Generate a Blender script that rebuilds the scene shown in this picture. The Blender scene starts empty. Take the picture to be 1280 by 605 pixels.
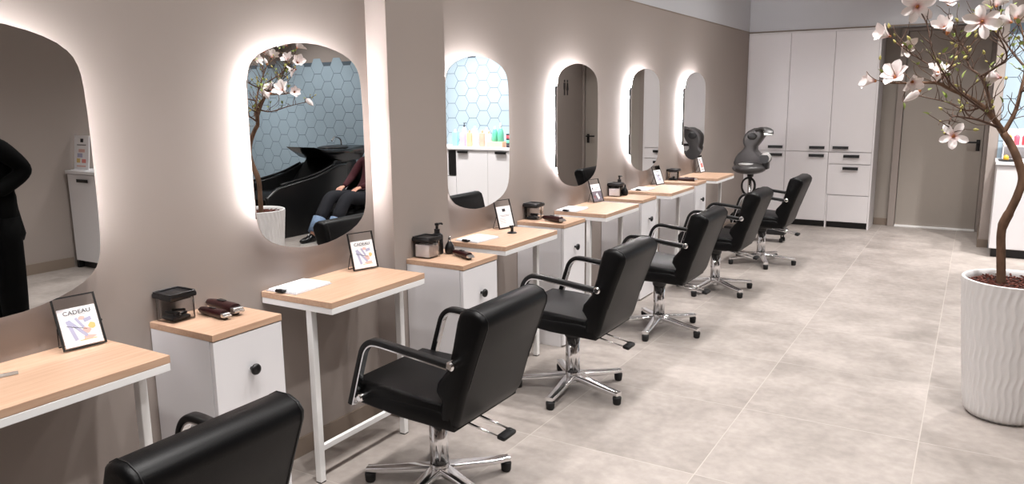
import bpy, bmesh, math, random
from mathutils import Vector, Matrix
random.seed(7)
PI = math.pi
S = bpy.context.scene
COL = S.collection

# ------------------------------------------------------------------ materials
def srgb(r, g, b):
    f = lambda c: (c/255/12.92 if c/255 <= .04045 else ((c/255+.055)/1.055)**2.4)
    return (f(r), f(g), f(b), 1)

def mat(name, col, rough=.5, metal=0, spec=.5, coat=0, trans=0, ior=1.45, noise=0, nscale=8, bump=0, bscale=60, stretch=(1, 1, 1)):
    m = bpy.data.materials.new(name); m.use_nodes = True
    nt = m.node_tree; b = nt.nodes['Principled BSDF']
    b.inputs['Base Color'].default_value = col
    b.inputs['Roughness'].default_value = rough
    b.inputs['Metallic'].default_value = metal
    b.inputs['Specular IOR Level'].default_value = spec
    b.inputs['Coat Weight'].default_value = coat
    b.inputs['Transmission Weight'].default_value = trans
    b.inputs['IOR'].default_value = ior
    if noise or bump:
        tc = nt.nodes.new('ShaderNodeTexCoord'); mp = nt.nodes.new('ShaderNodeMapping')
        mp.inputs['Scale'].default_value = stretch
        nt.links.new(tc.outputs['Object'], mp.inputs['Vector'])
    if noise:
        n = nt.nodes.new('ShaderNodeTexNoise'); n.inputs['Scale'].default_value = nscale; n.inputs['Detail'].default_value = 6
        nt.links.new(mp.outputs[0], n.inputs['Vector'])
        r = nt.nodes.new('ShaderNodeValToRGB')
        c = Vector(col[:3])
        r.color_ramp.elements[0].position = .3; r.color_ramp.elements[1].position = .7
        r.color_ramp.elements[0].color = (*(c*(1-noise)), 1)
        r.color_ramp.elements[1].color = (*(c*(1+noise)), 1)
        nt.links.new(n.outputs['Fac'], r.inputs['Fac']); nt.links.new(r.outputs['Color'], b.inputs['Base Color'])
    if bump:
        n2 = nt.nodes.new('ShaderNodeTexNoise'); n2.inputs['Scale'].default_value = bscale; n2.inputs['Detail'].default_value = 4
        nt.links.new(mp.outputs[0], n2.inputs['Vector'])
        bp = nt.nodes.new('ShaderNodeBump'); bp.inputs['Strength'].default_value = bump; bp.inputs['Distance'].default_value = .004
        nt.links.new(n2.outputs['Fac'], bp.inputs['Height']); nt.links.new(bp.outputs['Normal'], b.inputs['Normal'])
    return m

def emit(name, col, strength):
    m = bpy.data.materials.new(name); m.use_nodes = True
    b = m.node_tree.nodes['Principled BSDF']
    b.inputs['Base Color'].default_value = (.8, .8, .8, 1)
    b.inputs['Emission Color'].default_value = col; b.inputs['Emission Strength'].default_value = strength
    return m

M = {}
M['wall'] = mat('taupe_paint', srgb(155, 145, 139), .85, spec=.25, bump=.06, bscale=220)
M['wall_up'] = mat('pale_grey_paint', srgb(200, 201, 205), .85, spec=.25)
M['ceil'] = mat('ceiling_white', srgb(225, 224, 222), .9)
M['base'] = mat('baseboard_grey', srgb(132, 118, 106), .5)
M['door'] = mat('door_taupe', srgb(158, 150, 142), .55, noise=.03, nscale=3, stretch=(1, 1, .1))
M['white'] = mat('white_laminate', srgb(226, 224, 226), .38)
M['white2'] = mat('white_cabinet_front', srgb(222, 218, 219), .42)
M['metalw'] = mat('white_powder_coat', srgb(236, 235, 234), .4)
M['black'] = mat('black_plastic', srgb(22, 21, 22), .35)
M['rubber'] = mat('black_rubber', srgb(20, 20, 21), .6)
M['blackmetal'] = mat('black_wire', srgb(18, 18, 19), .4)
M['leather'] = mat('black_leatherette', srgb(5, 5, 6), .4, spec=.22, bump=.12, bscale=260)
M['leather_arm'] = mat('black_arm_pad', srgb(12, 12, 13), .4, spec=.4)
M['chrome'] = mat('chrome', (.82, .82, .83, 1), .12, metal=1)
M['alu'] = mat('brushed_alu', (.72, .72, .72, 1), .3, metal=1)
M['mirror'] = mat('mirror_glass', (.86, .87, .87, 1), .0, metal=1)
M['led'] = emit('led_white', (1.0, .965, .99, 1), 76.0)
M['led_dim'] = emit('led_white_low', (1.0, .965, .99, 1), 9.0)
M['paper'] = mat('paper', srgb(240, 239, 242), .7)
M['paper2'] = mat('paper_grey', srgb(196, 194, 196), .7)
M['ink'] = mat('ink', srgb(50, 48, 52), .7)
M['inkl'] = mat('ink_light', srgb(150, 148, 152), .7)
M['lav'] = mat('print_lavender', srgb(178, 178, 205), .7)
M['pink'] = mat('print_pink', srgb(226, 186, 178), .7)
M['yel'] = mat('print_yellow', srgb(226, 196, 128), .7)
M['red'] = mat('print_coral', srgb(228, 142, 136), .7)
M['mauve'] = mat('print_mauve', srgb(120, 112, 122), .7)
def clear(name, tint=(1, 1, 1, 1), gloss=.10):
    m = bpy.data.materials.new(name); m.use_nodes = True
    nt = m.node_tree; nt.nodes.clear(); o = nt.nodes.new('ShaderNodeOutputMaterial')
    t = nt.nodes.new('ShaderNodeBsdfTransparent'); t.inputs[0].default_value = tint
    g = nt.nodes.new('ShaderNodeBsdfGlossy'); g.inputs['Roughness'].default_value = .03
    fr = nt.nodes.new('ShaderNodeLayerWeight'); fr.inputs['Blend'].default_value = .12
    mx = nt.nodes.new('ShaderNodeMixShader')
    nt.links.new(fr.outputs['Fresnel'], mx.inputs[0]); nt.links.new(t.outputs[0], mx.inputs[1]); nt.links.new(g.outputs[0], mx.inputs[2]); nt.links.new(mx.outputs[0], o.inputs[0])
    return m
M['glass'] = clear('clear_acrylic', (.95, .95, .95, 1))
M['clipper'] = mat('dark_red_gloss', srgb(40, 11, 13), .32)
M['blade'] = mat('blade_steel', (.6, .6, .6, 1), .3, metal=1)
M['cotton'] = mat('cotton_white', srgb(238, 228, 224), .9, bump=.6, bscale=60)
M['dryer'] = mat('dryer_grey', srgb(72, 70, 70), .34, metal=.2)
M['dryer_dk'] = mat('dryer_dark', srgb(34, 34, 35), .35)
M['silver'] = mat('dryer_silver', srgb(214, 214, 212), .3, metal=.4)
M['tile'] = mat('blue_hex_tile', srgb(160, 178, 190), .32, noise=.03, nscale=2)
M['grout'] = mat('tile_grout', srgb(84, 96, 106), .8)
M['pot'] = mat('white_ceramic_pot', srgb(226, 224, 224), .35)
M['bark'] = mat('tree_bark', srgb(108, 82, 64), .85, noise=.35, nscale=30, bump=.6, bscale=90, stretch=(1, 1, .4))
M['twig'] = mat('twig_bark', srgb(88, 66, 54), .8, noise=.2, nscale=40)
M['petal'] = None
M['stamen'] = mat('stamen_orange', srgb(176, 110, 60), .6, noise=.3, nscale=120)
M['bud'] = mat('green_bud', srgb(176, 168, 98), .6, noise=.25, nscale=60)
M['leaf'] = mat('small_leaf', srgb(146, 164, 84), .5, noise=.2, nscale=40)
M['mulch'] = mat('bark_mulch', srgb(96, 52, 42), .9, noise=.5, nscale=40)
M['soil'] = mat('dark_soil', srgb(52, 32, 26), .95, noise=.4, nscale=60)
M['basin'] = mat('black_gloss_basin', srgb(14, 14, 15), .12)
M['skin'] = mat('skin', srgb(214, 160, 138), .5)
M['jeans'] = mat('dark_jeans', srgb(18, 19, 27), .85, bump=.3, bscale=200)
M['cuff'] = mat('light_denim', srgb(112, 132, 158), .85, noise=.25, nscale=30)
M['burg'] = mat('burgundy_knit', srgb(60, 18, 26), .9)
M['cloth'] = mat('black_clothing', srgb(5, 5, 5), .95, spec=.1)
M['hair'] = mat('dark_hair', srgb(52, 34, 24), .5, noise=.3, nscale=40, stretch=(1, 1, .1))
M['shoe'] = mat('black_shoe', srgb(15, 15, 16), .18)
M['sole'] = mat('shoe_sole', srgb(190, 188, 184), .6)
M['wood_peach'] = mat('peach_box', srgb(232, 190, 160), .6)
M['wash_plinth'] = mat('wash_black', srgb(20, 20, 21), .3)
def bottlemat(n, c): M[n] = mat(n, srgb(*c), .3)
bottlemat('b_teal', (150, 222, 226)); bottlemat('b_lilac', (196, 180, 224)); bottlemat('b_orange', (240, 186, 148))
bottlemat('b_white', (242, 240, 240)); bottlemat('b_peach', (240, 170, 152)); bottlemat('b_green', (104, 190, 162))
bottlemat('b_cap', (240, 160, 130)); bottlemat('b_red', (216, 74, 84)); bottlemat('b_yel', (226, 176, 60)); bottlemat('b_dk', (44, 40, 52)); bottlemat('b_pink', (236, 92, 112))

def make_petal_mat():
    m = bpy.data.materials.new('magnolia_petal'); m.use_nodes = True
    nt = m.node_tree; b = nt.nodes['Principled BSDF']
    at = nt.nodes.new('ShaderNodeAttribute'); at.attribute_name = 'along'
    r = nt.nodes.new('ShaderNodeValToRGB')
    r.color_ramp.elements[0].position = .02; r.color_ramp.elements[0].color = srgb(222, 158, 158)
    r.color_ramp.elements[1].position = .40; r.color_ramp.elements[1].color = srgb(252, 242, 240)
    e = r.color_ramp.elements.new(.18); e.color = srgb(244, 218, 216)
    nt.links.new(at.outputs['Fac'], r.inputs['Fac']); nt.links.new(r.outputs['Color'], b.inputs['Base Color'])
    b.inputs['Roughness'].default_value = .55
    b.inputs['Subsurface Weight'].default_value = .1
    b.inputs['Subsurface Radius'].default_value = (.01, .008, .008)
    return m
M['petal'] = make_petal_mat()

def make_wood(name, axis):
    m = bpy.data.materials.new(name); m.use_nodes = True
    nt = m.node_tree; b = nt.nodes['Principled BSDF']
    tc = nt.nodes.new('ShaderNodeTexCoord'); mp = nt.nodes.new('ShaderNodeMapping')
    sc = [1, 1, 1]
    sc = (30, 1.6, 30) if axis == 'y' else (1.6, 30, 30)
    mp.inputs['Scale'].default_value = sc
    n = nt.nodes.new('ShaderNodeTexNoise'); n.inputs['Scale'].default_value = 2.2; n.inputs['Detail'].default_value = 8; n.inputs['Distortion'].default_value = .6
    r = nt.nodes.new('ShaderNodeValToRGB')
    r.color_ramp.elements[0].position = .3; r.color_ramp.elements[0].color = srgb(184, 149, 124)
    r.color_ramp.elements[1].position = .7; r.color_ramp.elements[1].color = srgb(201, 168, 142)
    nt.links.new(tc.outputs['Object'], mp.inputs['Vector']); nt.links.new(mp.outputs[0], n.inputs['Vector'])
    nt.links.new(n.outputs['Fac'], r.inputs['Fac']); nt.links.new(r.outputs['Color'], b.inputs['Base Color'])
    b.inputs['Roughness'].default_value = .5
    return m
M['wood'] = make_wood('light_oak', 'y')

def make_floor():
    m = bpy.data.materials.new('stone_tile_floor'); m.use_nodes = True
    nt = m.node_tree; b = nt.nodes['Principled BSDF']; L = nt.links.new
    tc = nt.nodes.new('ShaderNodeTexCoord'); mp = nt.nodes.new('ShaderNodeMapping')
    mp.inputs['Location'].default_value = (-1.597+8, -3.0+8.15, 0)
    L(tc.outputs['Object'], mp.inputs['Vector'])
    br = nt.nodes.new('ShaderNodeTexBrick'); br.offset = 0; br.squash = 1
    br.inputs['Scale'].default_value = 1; br.inputs['Brick Width'].default_value = .8; br.inputs['Row Height'].default_value = .815
    br.inputs['Mortar Size'].default_value = .0024; br.inputs['Mortar Smooth'].default_value = .2; br.inputs['Bias'].default_value = 0
    br.inputs['Color1'].default_value = (.0, .0, .0, 1); br.inputs['Color2'].default_value = (1, 1, 1, 1); br.inputs['Mortar'].default_value = (.5, .5, .5, 1)
    L(mp.outputs[0], br.inputs['Vector'])
    n1 = nt.nodes.new('ShaderNodeTexNoise'); n1.inputs['Scale'].default_value = 2.4; n1.inputs['Detail'].default_value = 9; n1.inputs['Roughness'].default_value = .62
    n2 = nt.nodes.new('ShaderNodeTexNoise'); n2.inputs['Scale'].default_value = 22; n2.inputs['Detail'].default_value = 8
    # a different patch of stone on each tile
    off = nt.nodes.new('ShaderNodeVectorMath'); off.operation = 'MULTIPLY_ADD'
    off.inputs[1].default_value = (37, 19, 11)
    L(br.outputs['Color'], off.inputs[0]); L(mp.outputs[0], off.inputs[2])
    L(off.outputs[0], n1.inputs['Vector']); L(off.outputs[0], n2.inputs['Vector'])
    r1 = nt.nodes.new('ShaderNodeValToRGB')
    r1.color_ramp.elements[0].position = .32; r1.color_ramp.elements[0].color = srgb(140, 132, 126)
    r1.color_ramp.elements[1].position = .66; r1.color_ramp.elements[1].color = srgb(170, 161, 155)
    L(n1.outputs['Fac'], r1.inputs['Fac'])
    r2 = nt.nodes.new('ShaderNodeValToRGB')
    r2.color_ramp.elements[0].position = .35; r2.color_ramp.elements[0].color = (.86, .86, .86, 1)
    r2.color_ramp.elements[1].position = .65; r2.color_ramp.elements[1].color = (1.0, 1.0, 1.0, 1)
    L(n2.outputs['Fac'], r2.inputs['Fac'])
    mx = nt.nodes.new('ShaderNodeMixRGB'); mx.blend_type = 'MULTIPLY'; mx.inputs[0].default_value = 1
    L(r1.outputs[0], mx.inputs[1]); L(r2.outputs[0], mx.inputs[2])
    mg = nt.nodes.new('ShaderNodeMixRGB'); mg.inputs[2].default_value = srgb(172, 164, 157)
    L(br.outputs['Fac'], mg.inputs[0]); L(mx.outputs[0], mg.inputs[1]); L(mg.outputs[0], b.inputs['Base Color'])
    rr = nt.nodes.new('ShaderNodeMapRange'); rr.inputs['To Min'].default_value = .38; rr.inputs['To Max'].default_value = .58
    L(n1.outputs['Fac'], rr.inputs['Value']); L(rr.outputs[0], b.inputs['Roughness'])
    bu = nt.nodes.new('ShaderNodeBump'); bu.inputs['Strength'].default_value = .25; bu.inputs['Distance'].default_value = .003; bu.invert = True
    L(br.outputs['Fac'], bu.inputs['Height']); L(bu.outputs[0], b.inputs['Normal'])
    return m
M['floor'] = make_floor()

# ------------------------------------------------------------------ mesh helpers
def B(): return bmesh.new()

def box(bm, a, b, bev=0, mi=0, rot=None, seg=2):
    vs = bmesh.ops.create_cube(bm, size=1)['verts']
    c = [(a[i]+b[i])/2 for i in range(3)]; s = [abs(b[i]-a[i]) for i in range(3)]
    for v in vs: v.co = Vector((v.co.x*s[0], v.co.y*s[1], v.co.z*s[2]))
    fs = list({f for v in vs for f in v.link_faces})
    for f in fs: f.material_index = mi
    if bev:
        es = list({e for v in vs for e in v.link_edges})
        r = bmesh.ops.bevel(bm, geom=es, offset=bev, segments=seg, profile=.5, affect='EDGES')
        vs = list({v for f in r['faces'] for v in f.verts} | {v for v in vs if v.is_valid})
        for v in vs:
            for f in v.link_faces: f.material_index = mi
    for v in vs:
        p = v.co
        if rot is not None: p = rot @ p
        v.co = p + Vector(c)
    return vs

def frames(pts, closed=False):
    T = []
    n = len(pts)
    for i in range(n):
        a = pts[i-1] if (i or closed) else pts[0]; b = pts[(i+1) % n] if (i < n-1 or closed) else pts[-1]
        d = (b-a); T.append(d.normalized() if d.length > 1e-9 else Vector((0, 0, 1)))
    return T

def sweep(bm, pts, prof, closed=False, ref=None, cap=True, mi=0, radii=None, smooth=True):
    """prof: list of (u,v) 2D points; u along side, v along up"""
    pts = [Vector(p) for p in pts]; T = frames(pts, closed)
    rings = []
    t0 = T[0]
    up = Vector(ref) if ref else (Vector((0, 0, 1)) if abs(t0.z) < .9 else Vector((1, 0, 0)))
    for i, p in enumerate(pts):
        t = T[i]
        up = (up - t*up.dot(t))
        if up.length < 1e-6: up = Vector((0, 1, 0)) - t*t.y
        up.normalize(); side = t.cross(up)
        k = radii[i] if radii else 1
        rings.append([bm.verts.new(p + side*u*k + up*v*k) for u, v in prof])
        if ref: up = Vector(ref)
    m = len(prof); n = len(rings)
    for i in range(n if closed else n-1):
        A = rings[i]; C = rings[(i+1) % n]
        for j in range(m):
            f = bm.faces.new((A[j], A[(j+1) % m], C[(j+1) % m], C[j])); f.material_index = mi; f.smooth = smooth
    if cap and not closed:
        f = bm.faces.new(rings[0][::-1]); f.material_index = mi
        f = bm.faces.new(rings[-1]); f.material_index = mi
    return rings

def circ(r, n=10): return [(r*math.cos(2*PI*i/n), r*math.sin(2*PI*i/n)) for i in range(n)]
def rectp(w, h, c=0):
    if not c: return [(-w/2, -h/2), (w/2, -h/2), (w/2, h/2), (-w/2, h/2)]
    o = []
    for sx, sy, a0 in ((1, 1, 0), (-1, 1, 90), (-1, -1, 180), (1, -1, 270)):
        for k in range(4):
            a = math.radians(a0+k*30); o.append((sx*(w/2-c)+c*math.cos(a), sy*(h/2-c)+c*math.sin(a)))
    return o
def tube(bm, pts, r, n=10, **k):
    if isinstance(r, (list, tuple)): return sweep(bm, pts, circ(1, n), radii=list(r), **k)
    return sweep(bm, pts, circ(r, n), **k)

def lathe(bm, prof, c=(0, 0, 0), n=24, mi=0, smooth=True, capb=True, capt=True):
    rings = []
    for r, z in prof:
        rings.append([bm.verts.new((c[0]+r*math.cos(2*PI*i/n), c[1]+r*math.sin(2*PI*i/n), c[2]+z)) for i in range(n)])
    for A, C in zip(rings, rings[1:]):
        for j in range(n):
            f = bm.faces.new((A[j], A[(j+1) % n], C[(j+1) % n], C[j])); f.smooth = smooth; f.material_index = mi
    if capb: bm.faces.new(rings[0][::-1]).material_index = mi
    if capt: bm.faces.new(rings[-1]).material_index = mi
    return rings

def prism(bm, outline, axis, a, b, bev=0, seg=3, mi=0):
    """outline: 2D points; extruded along axis from a to b"""
    def P(p, t):
        return {'x': (t, p[0], p[1]), 'y': (p[0], t, p[1]), 'z': (p[0], p[1], t)}[axis]
    v0 = [bm.verts.new(P(p, a)) for p in outline]; v1 = [bm.verts.new(P(p, b)) for p in outline]
    n = len(outline); fs = []
    fs.append(bm.faces.new(v0)); fs.append(bm.faces.new(v1[::-1]))
    for i in range(n): fs.append(bm.faces.new((v0[i], v1[i], v1[(i+1) % n], v0[(i+1) % n])))
    bmesh.ops.recalc_face_normals(bm, faces=fs)
    for f in fs: f.material_index = mi
    if bev:
        es = [e for e in fs[0].edges] + [e for e in fs[1].edges]
        bmesh.ops.bevel(bm, geom=es, offset=bev, segments=seg, profile=.5, affect='EDGES')

def ell(bm, c, r, n=16, m=10, mi=0):
    vs = bmesh.ops.create_uvsphere(bm, u_segments=n, v_segments=m, radius=1)['verts']
    for v in vs:
        v.co = Vector((v.co.x*r[0]+c[0], v.co.y*r[1]+c[1], v.co.z*r[2]+c[2]))
        for f in v.link_faces: f.smooth = True; f.material_index = mi
    return vs

def spline(pts, k=6):
    pts = [Vector(p) for p in pts]; out = []
    P = [pts[0]*2-pts[1]] + pts + [pts[-1]*2-pts[-2]]
    for i in range(1, len(P)-2):
        for j in range(k):
            t = j/k; a, b, c, d = P[i-1], P[i], P[i+1], P[i+2]
            out.append(.5*((2*b)+(c-a)*t+(2*a-5*b+4*c-d)*t*t+(3*b-a-3*c+d)*t**3))
    out.append(pts[-1]); return out

def smooth_angle(me, deg=40):
    bm = bmesh.new(); bm.from_mesh(me)
    for f in bm.faces: f.smooth = True
    for e in bm.edges:
        if len(e.link_faces) == 2: e.smooth = e.calc_face_angle(0) < math.radians(deg)
    bm.to_mesh(me); bm.free()

def obj(name, bm, mats, parent=None, loc=None, sm=None, rot=None):
    me = bpy.data.meshes.new(name)
    bm.normal_update(); bm.to_mesh(me); bm.free()
    for m in (mats if isinstance(mats, (list, tuple)) else [mats]): me.materials.append(M[m] if isinstance(m, str) else m)
    if sm: smooth_angle(me, sm)
    o = bpy.data.objects.new(name, me); COL.objects.link(o)
    if parent: o.parent = parent
    if loc is not None: o.location = loc
    if rot is not None: o.rotation_euler = rot
    return o

def thing(name, label, cat, loc=(0, 0, 0), rz=0, group=None):
    o = bpy.data.objects.new(name, None); COL.objects.link(o); o.empty_display_size = .1
    o.location = loc; o.rotation_euler = (0, 0, rz)
    o['label'] = label; o['category'] = cat
    if group: o['group'] = group
    return o

def tag(o, label, cat, group=None):
    o['label'] = label; o['category'] = cat
    if group: o['group'] = group
    return o

def struct(name, bm, mats, parent=None, sm=None):
    o = obj(name, bm, mats, parent, sm=sm)
    if not parent: o['kind'] = 'structure'
    return o

def kids(o): return [c for c in ALLCH.get(o.name, [])]
def copy_tree(root, loc, rz=None, label=None, edit=None):
    r = root.copy(); COL.objects.link(r); r.location = loc
    if rz is not None: r.rotation_euler = (0, 0, rz)
    if label: r['label'] = label
    def rec(src, dst):
        for ch in [c for c in COL.objects if c.parent == src]:
            c = ch.copy(); COL.objects.link(c); c.parent = dst
            if edit: edit(c)
            rec(ch, c)
    rec(root, r)
    return r

def text_mesh(body, size, m, parent, name, loc, rot, depth=.0004, sx=1):
    cu = bpy.data.curves.new(name, 'FONT'); cu.body = body; cu.size = size; cu.align_x = 'CENTER'; cu.align_y = 'CENTER'; cu.extrude = depth
    t = bpy.data.objects.new(name, cu); COL.objects.link(t)
    dg = bpy.context.evaluated_depsgraph_get()
    me = bpy.data.meshes.new_from_object(t.evaluated_get(dg)); bpy.data.objects.remove(t); me.materials.clear(); me.materials.append(M[m])
    o = bpy.data.objects.new(name, me); COL.objects.link(o); o.parent = parent; o.location = loc; o.rotation_euler = rot; o.scale = (sx, 1, 1)
    return o

# ------------------------------------------------------------------ the room
ZP = 2.35      # where the taupe paint stops
ZC = 3.5
bm = B(); box(bm, (-.2, -3.2, -.1), (9.7, 10.6, 0)); struct('floor', bm, 'floor')
bm = B(); box(bm, (-.2, -3.2, ZC), (9.7, 10.6, ZC+.1)); struct('ceiling', bm, 'ceil')
bm = B(); box(bm, (-.2, -3.2, 0), (0, 10.6, ZP), mi=0); box(bm, (-.2, -3.2, ZP), (0, 10.6, ZC), mi=1); struct('wall_left', bm, ['wall', 'wall_up'])
bm = B(); box(bm, (0, 10.4, 0), (2.62, 10.6, ZP), mi=0); box(bm, (0, 10.4, ZP), (2.62, 10.6, ZC), mi=1); struct('wall_back', bm, ['door', 'wall_up'])
# bulkhead above the tall cupboards and the door recess
bm = B(); box(bm, (0.0, 9.92, ZP), (2.6, 10.4, ZC)); struct('wall_bulkhead', bm, 'wall_up')
bm = B(); box(bm, (2.615, 9.3, 0), (2.70, 10.6, ZP), mi=0); box(bm, (2.615, 9.3, ZP), (2.70, 10.6, ZC), mi=1); struct('wall_pier', bm, ['wall', 'wall_up'])
bm = B(); box(bm, (-.2, -3.2, 0), (9.7, -3.0, ZC)); struct('wall_front', bm, 'wall')
bm = B(); box(bm, (9.5, -3.0, 0), (9.7, 10.6, ZC)); struct('wall_right', bm, 'wall')
bm = B(); box(bm, (5.15, -3.0, 0), (5.35, 4.9, ZC)); struct('wall_partition', bm, 'wall')
# pilaster in the mirror wall
bm = B(); box(bm, (0, 2.8625, 0), (.123, 3.32, ZP), mi=0); box(bm, (0, 2.8625, ZP), (.123, 3.32, ZC), mi=1); struct('wall_pilaster', bm, ['wall', 'wall_up'])
# baseboards
bm = B(); box(bm, (0, -3, 0), (.012, 2.8625, .085)); box(bm, (0, 3.32, 0), (.012, 9.9, .085)); struct('baseboard_left', bm, 'base')
bm = B(); box(bm, (0, 2.8505, 0), (.123, 2.8625, .085)); box(bm, (.123, 2.8505, 0), (.135, 3.32, .085)); struct('baseboard_pilaster', bm, 'base')
bm = B(); box(bm, (1.50, 10.388, 0), (1.655, 10.4, .085)); struct('baseboard_back', bm, 'base')
bm = B(); box(bm, (2.615, 9.288, 0), (2.70, 9.3, .085)); box(bm, (2.603, 9.288, 0), (2.615, 10.3, .085)); struct('baseboard_pier', bm, 'base')
bm = B(); box(bm, (5.138, -3, 0), (5.15, 4.15, .10)); struct('baseboard_partition', bm, 'base')
# paint edge trim
bm = B(); box(bm, (0, -3, ZP-.004), (.004, 2.86, ZP+.004)); box(bm, (0, 3.32, ZP-.004), (.004, 9.9, ZP+.004)); struct('trim_1', bm, 'base')
bm = B(); box(bm, (0, 9.905, ZP-.012), (2.6, 9.92, ZP)); struct('trim_2', bm, 'base')

# hexagon tile walls
def hexwall(name, x0, x1, y, ztop, row=.21):
    s = row/math.sqrt(3); cw = 1.5*s; g = .0035
    bm = B(); box(bm, (x0, y, 0), (x1, y+.2, ZC), mi=2); box(bm, (x0+.001, y-.003, 0), (x1-.001, y, ztop-.1), mi=0)
    i = 0; x = x0+s*.4
    while x < x1+s:
        z = -.05 + (row/2 if i % 2 else 0)
        while z+row/2 < ztop:
            pts = []
            for k in range(6):
                a = k*PI/3; pts.append((max(x0+.0005, min(x1-.0005, x+(s-g)*math.cos(a))), max(.002, z+(s-g)*math.sin(a))))
            # drop collapsed tiles
            xs = [p[0] for p in pts]; zs = [p[1] for p in pts]
            if max(xs)-min(xs) > .02 and max(zs)-min(zs) > .02:
                q = []
                for p in pts:
                    if not q or (abs(p[0]-q[-1][0])+abs(p[1]-q[-1][1]) > 1e-4): q.append(p)
                v0 = [bm.verts.new((p[0], y-.003, p[1])) for p in q]; v1 = [bm.verts.new((p[0], y-.006, p[1])) for p in q]
                f = bm.faces.new(v1); f.material_index = 1
                for k in range(len(q)):
                    f = bm.faces.new((v0[k], v0[(k+1) % len(q)], v1[(k+1) % len(q)], v1[k])); f.material_index = 1
            z += row
        x += cw; i += 1
    return struct(name, bm, ['grout', 'tile', 'wall'])
hexwall('wall_tiled', 2.70, 4.4, 9.3, 2.36)
hexwall('wall_tiled_wash', 4.4, 9.5, 8.0, 2.20)
bm = B(); box(bm, (4.4, 8.2, 0), (4.6, 9.5, ZC)); struct('wall_return', bm, 'wall')

# door in the recess
bm = B()
box(bm, (1.735, 10.375, .012), (2.575, 10.40, 2.30), .002)
d = struct('door_1', bm, 'door')
bm = B(); box(bm, (1.655, 10.34, 0), (1.73, 10.40, 2.34), .004); box(bm, (2.58, 10.34, 0), (2.615, 10.40, 2.34), .004); box(bm, (1.73, 10.34, 2.305), (2.58, 10.40, 2.34), .004)
obj('door_frame', bm, 'wall', d)
bm = B(); tube(bm, [(2.53, 10.375, 1.03), (2.53, 10.325, 1.03)], .011); tube(bm, [(2.545, 10.325, 1.03), (2.41, 10.325, 1.03)], .011); lathe_r = [(0.001, 0), (.026, 0), (.026, .008), (.001, .008)]
box(bm, (2.51, 10.367, .93), (2.55, 10.376, 1.06), .004)
obj('door_handle', bm, 'black', d, sm=40)
bm = B(); box(bm, (1.735, 10.335, 0), (2.575, 10.374, .022), .003); obj('door_foot_strip', bm, 'metalw', d)  # white strip along the foot of the door

# pictogram on the pier
def fig(bm, y, skirt):
    x = 2.612
    n = 12
    prism(bm, [(y+.018*math.cos(2*PI*i/n), 1.815+.018*math.sin(2*PI*i/n)) for i in range(n)], 'x', x, x+.003)
    if skirt: o = [(-.018, 1.79), (.018, 1.79), (.036, 1.69), (.016, 1.69), (.014, 1.62), (-.014, 1.62), (-.016, 1.69), (-.036, 1.69)]
    else: o = [(-.03, 1.79), (.03, 1.79), (.03, 1.70), (.018, 1.70), (.018, 1.62), (-.018, 1.62), (-.018, 1.70), (-.03, 1.70)]
    prism(bm, [(y+a, z) for a, z in o], 'x', x, x+.003)
t = thing('toilet_sign', 'small black toilet pictogram of two figures on the pier beside the door', 'sign', (0, 0, 0))
bm = B(); fig(bm, 9.77, False); obj('man_figure', bm, 'black', t)
bm = B(); fig(bm, 9.86, True); obj('woman_figure', bm, 'black', t)

# ------------------------------------------------------------------ mirrors
Q = [(0, .43), (.06, .4275), (.115, .4195), (.17, .407), (.215, .393), (.255, .375), (.285, .353), (.302, .333), (.313, .308), (.320, .28), (.324, .24), (.327, .16), (.328, .08), (.328, 0)]
def mirror_outline(inset=0):
    o = []
    full = [(a, b) for a, b in Q] + [(a, -b) for a, b in Q[::-1][1:]] + [(-a, -b) for a, b in Q[1:]] + [(-a, b) for a, b in Q[::-1][1:-1]]
    if not inset: return full
    n = len(full); out = []
    for i in range(n):
        p = Vector(full[i]); t = (Vector(full[(i+1) % n])-Vector(full[i-1])).normalized()
        nrm = Vector((-t.y, t.x))
        if nrm.dot(p) > 0: nrm = -nrm
        out.append(tuple(p+nrm*inset))
    return out
def make_mirror(y, label):
    t = thing('wall_mirror', label, 'mirror', (0, y, 1.386), group='backlit mirrors along the wall')
    bm = B(); prism(bm, mirror_outline(), 'x', .064, .070)
    bm.faces.ensure_lookup_table()
    obj('mirror_glass', bm, 'mirror', t)
    bm = B(); box(bm, (.038, -.304, -.275), (.064, .304, .275), .002); box(bm, (0, -.235, -.25), (.038, .235, .25), .002); obj('back_box', bm, 'black', t)
    bm = B(); o = mirror_outline(.07); n = len(o)
    sweep(bm, [(.020, a, b) for a, b in o], rectp(.004, .032), closed=True, ref=(1, 0, 0), smooth=False)
    for f in bm.faces: f.material_index = 1 if f.calc_center_median().z < -.22 else 0
    obj('light_strip', bm, ['led', 'led_dim'], t)
    return t
MY = [1.116, 2.41, 3.715, 5.0, 6.305, 7.65]
ml = ['backlit rounded mirror nearest the camera showing a figure in black',
      'backlit rounded mirror showing the magnolia and the black wash seats',
      'backlit rounded mirror just past the pilaster showing bottles on a counter',
      'backlit rounded mirror showing the taupe door and a toilet sign',
      'backlit rounded mirror fifth from the camera showing white cupboard drawers',
      'backlit rounded mirror farthest from the camera showing the grey dryer']
m0 = make_mirror(MY[0], ml[0])
for y, l in zip(MY[1:], ml[1:]): copy_tree(m0, (0, y, 1.386), label=l)

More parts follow.
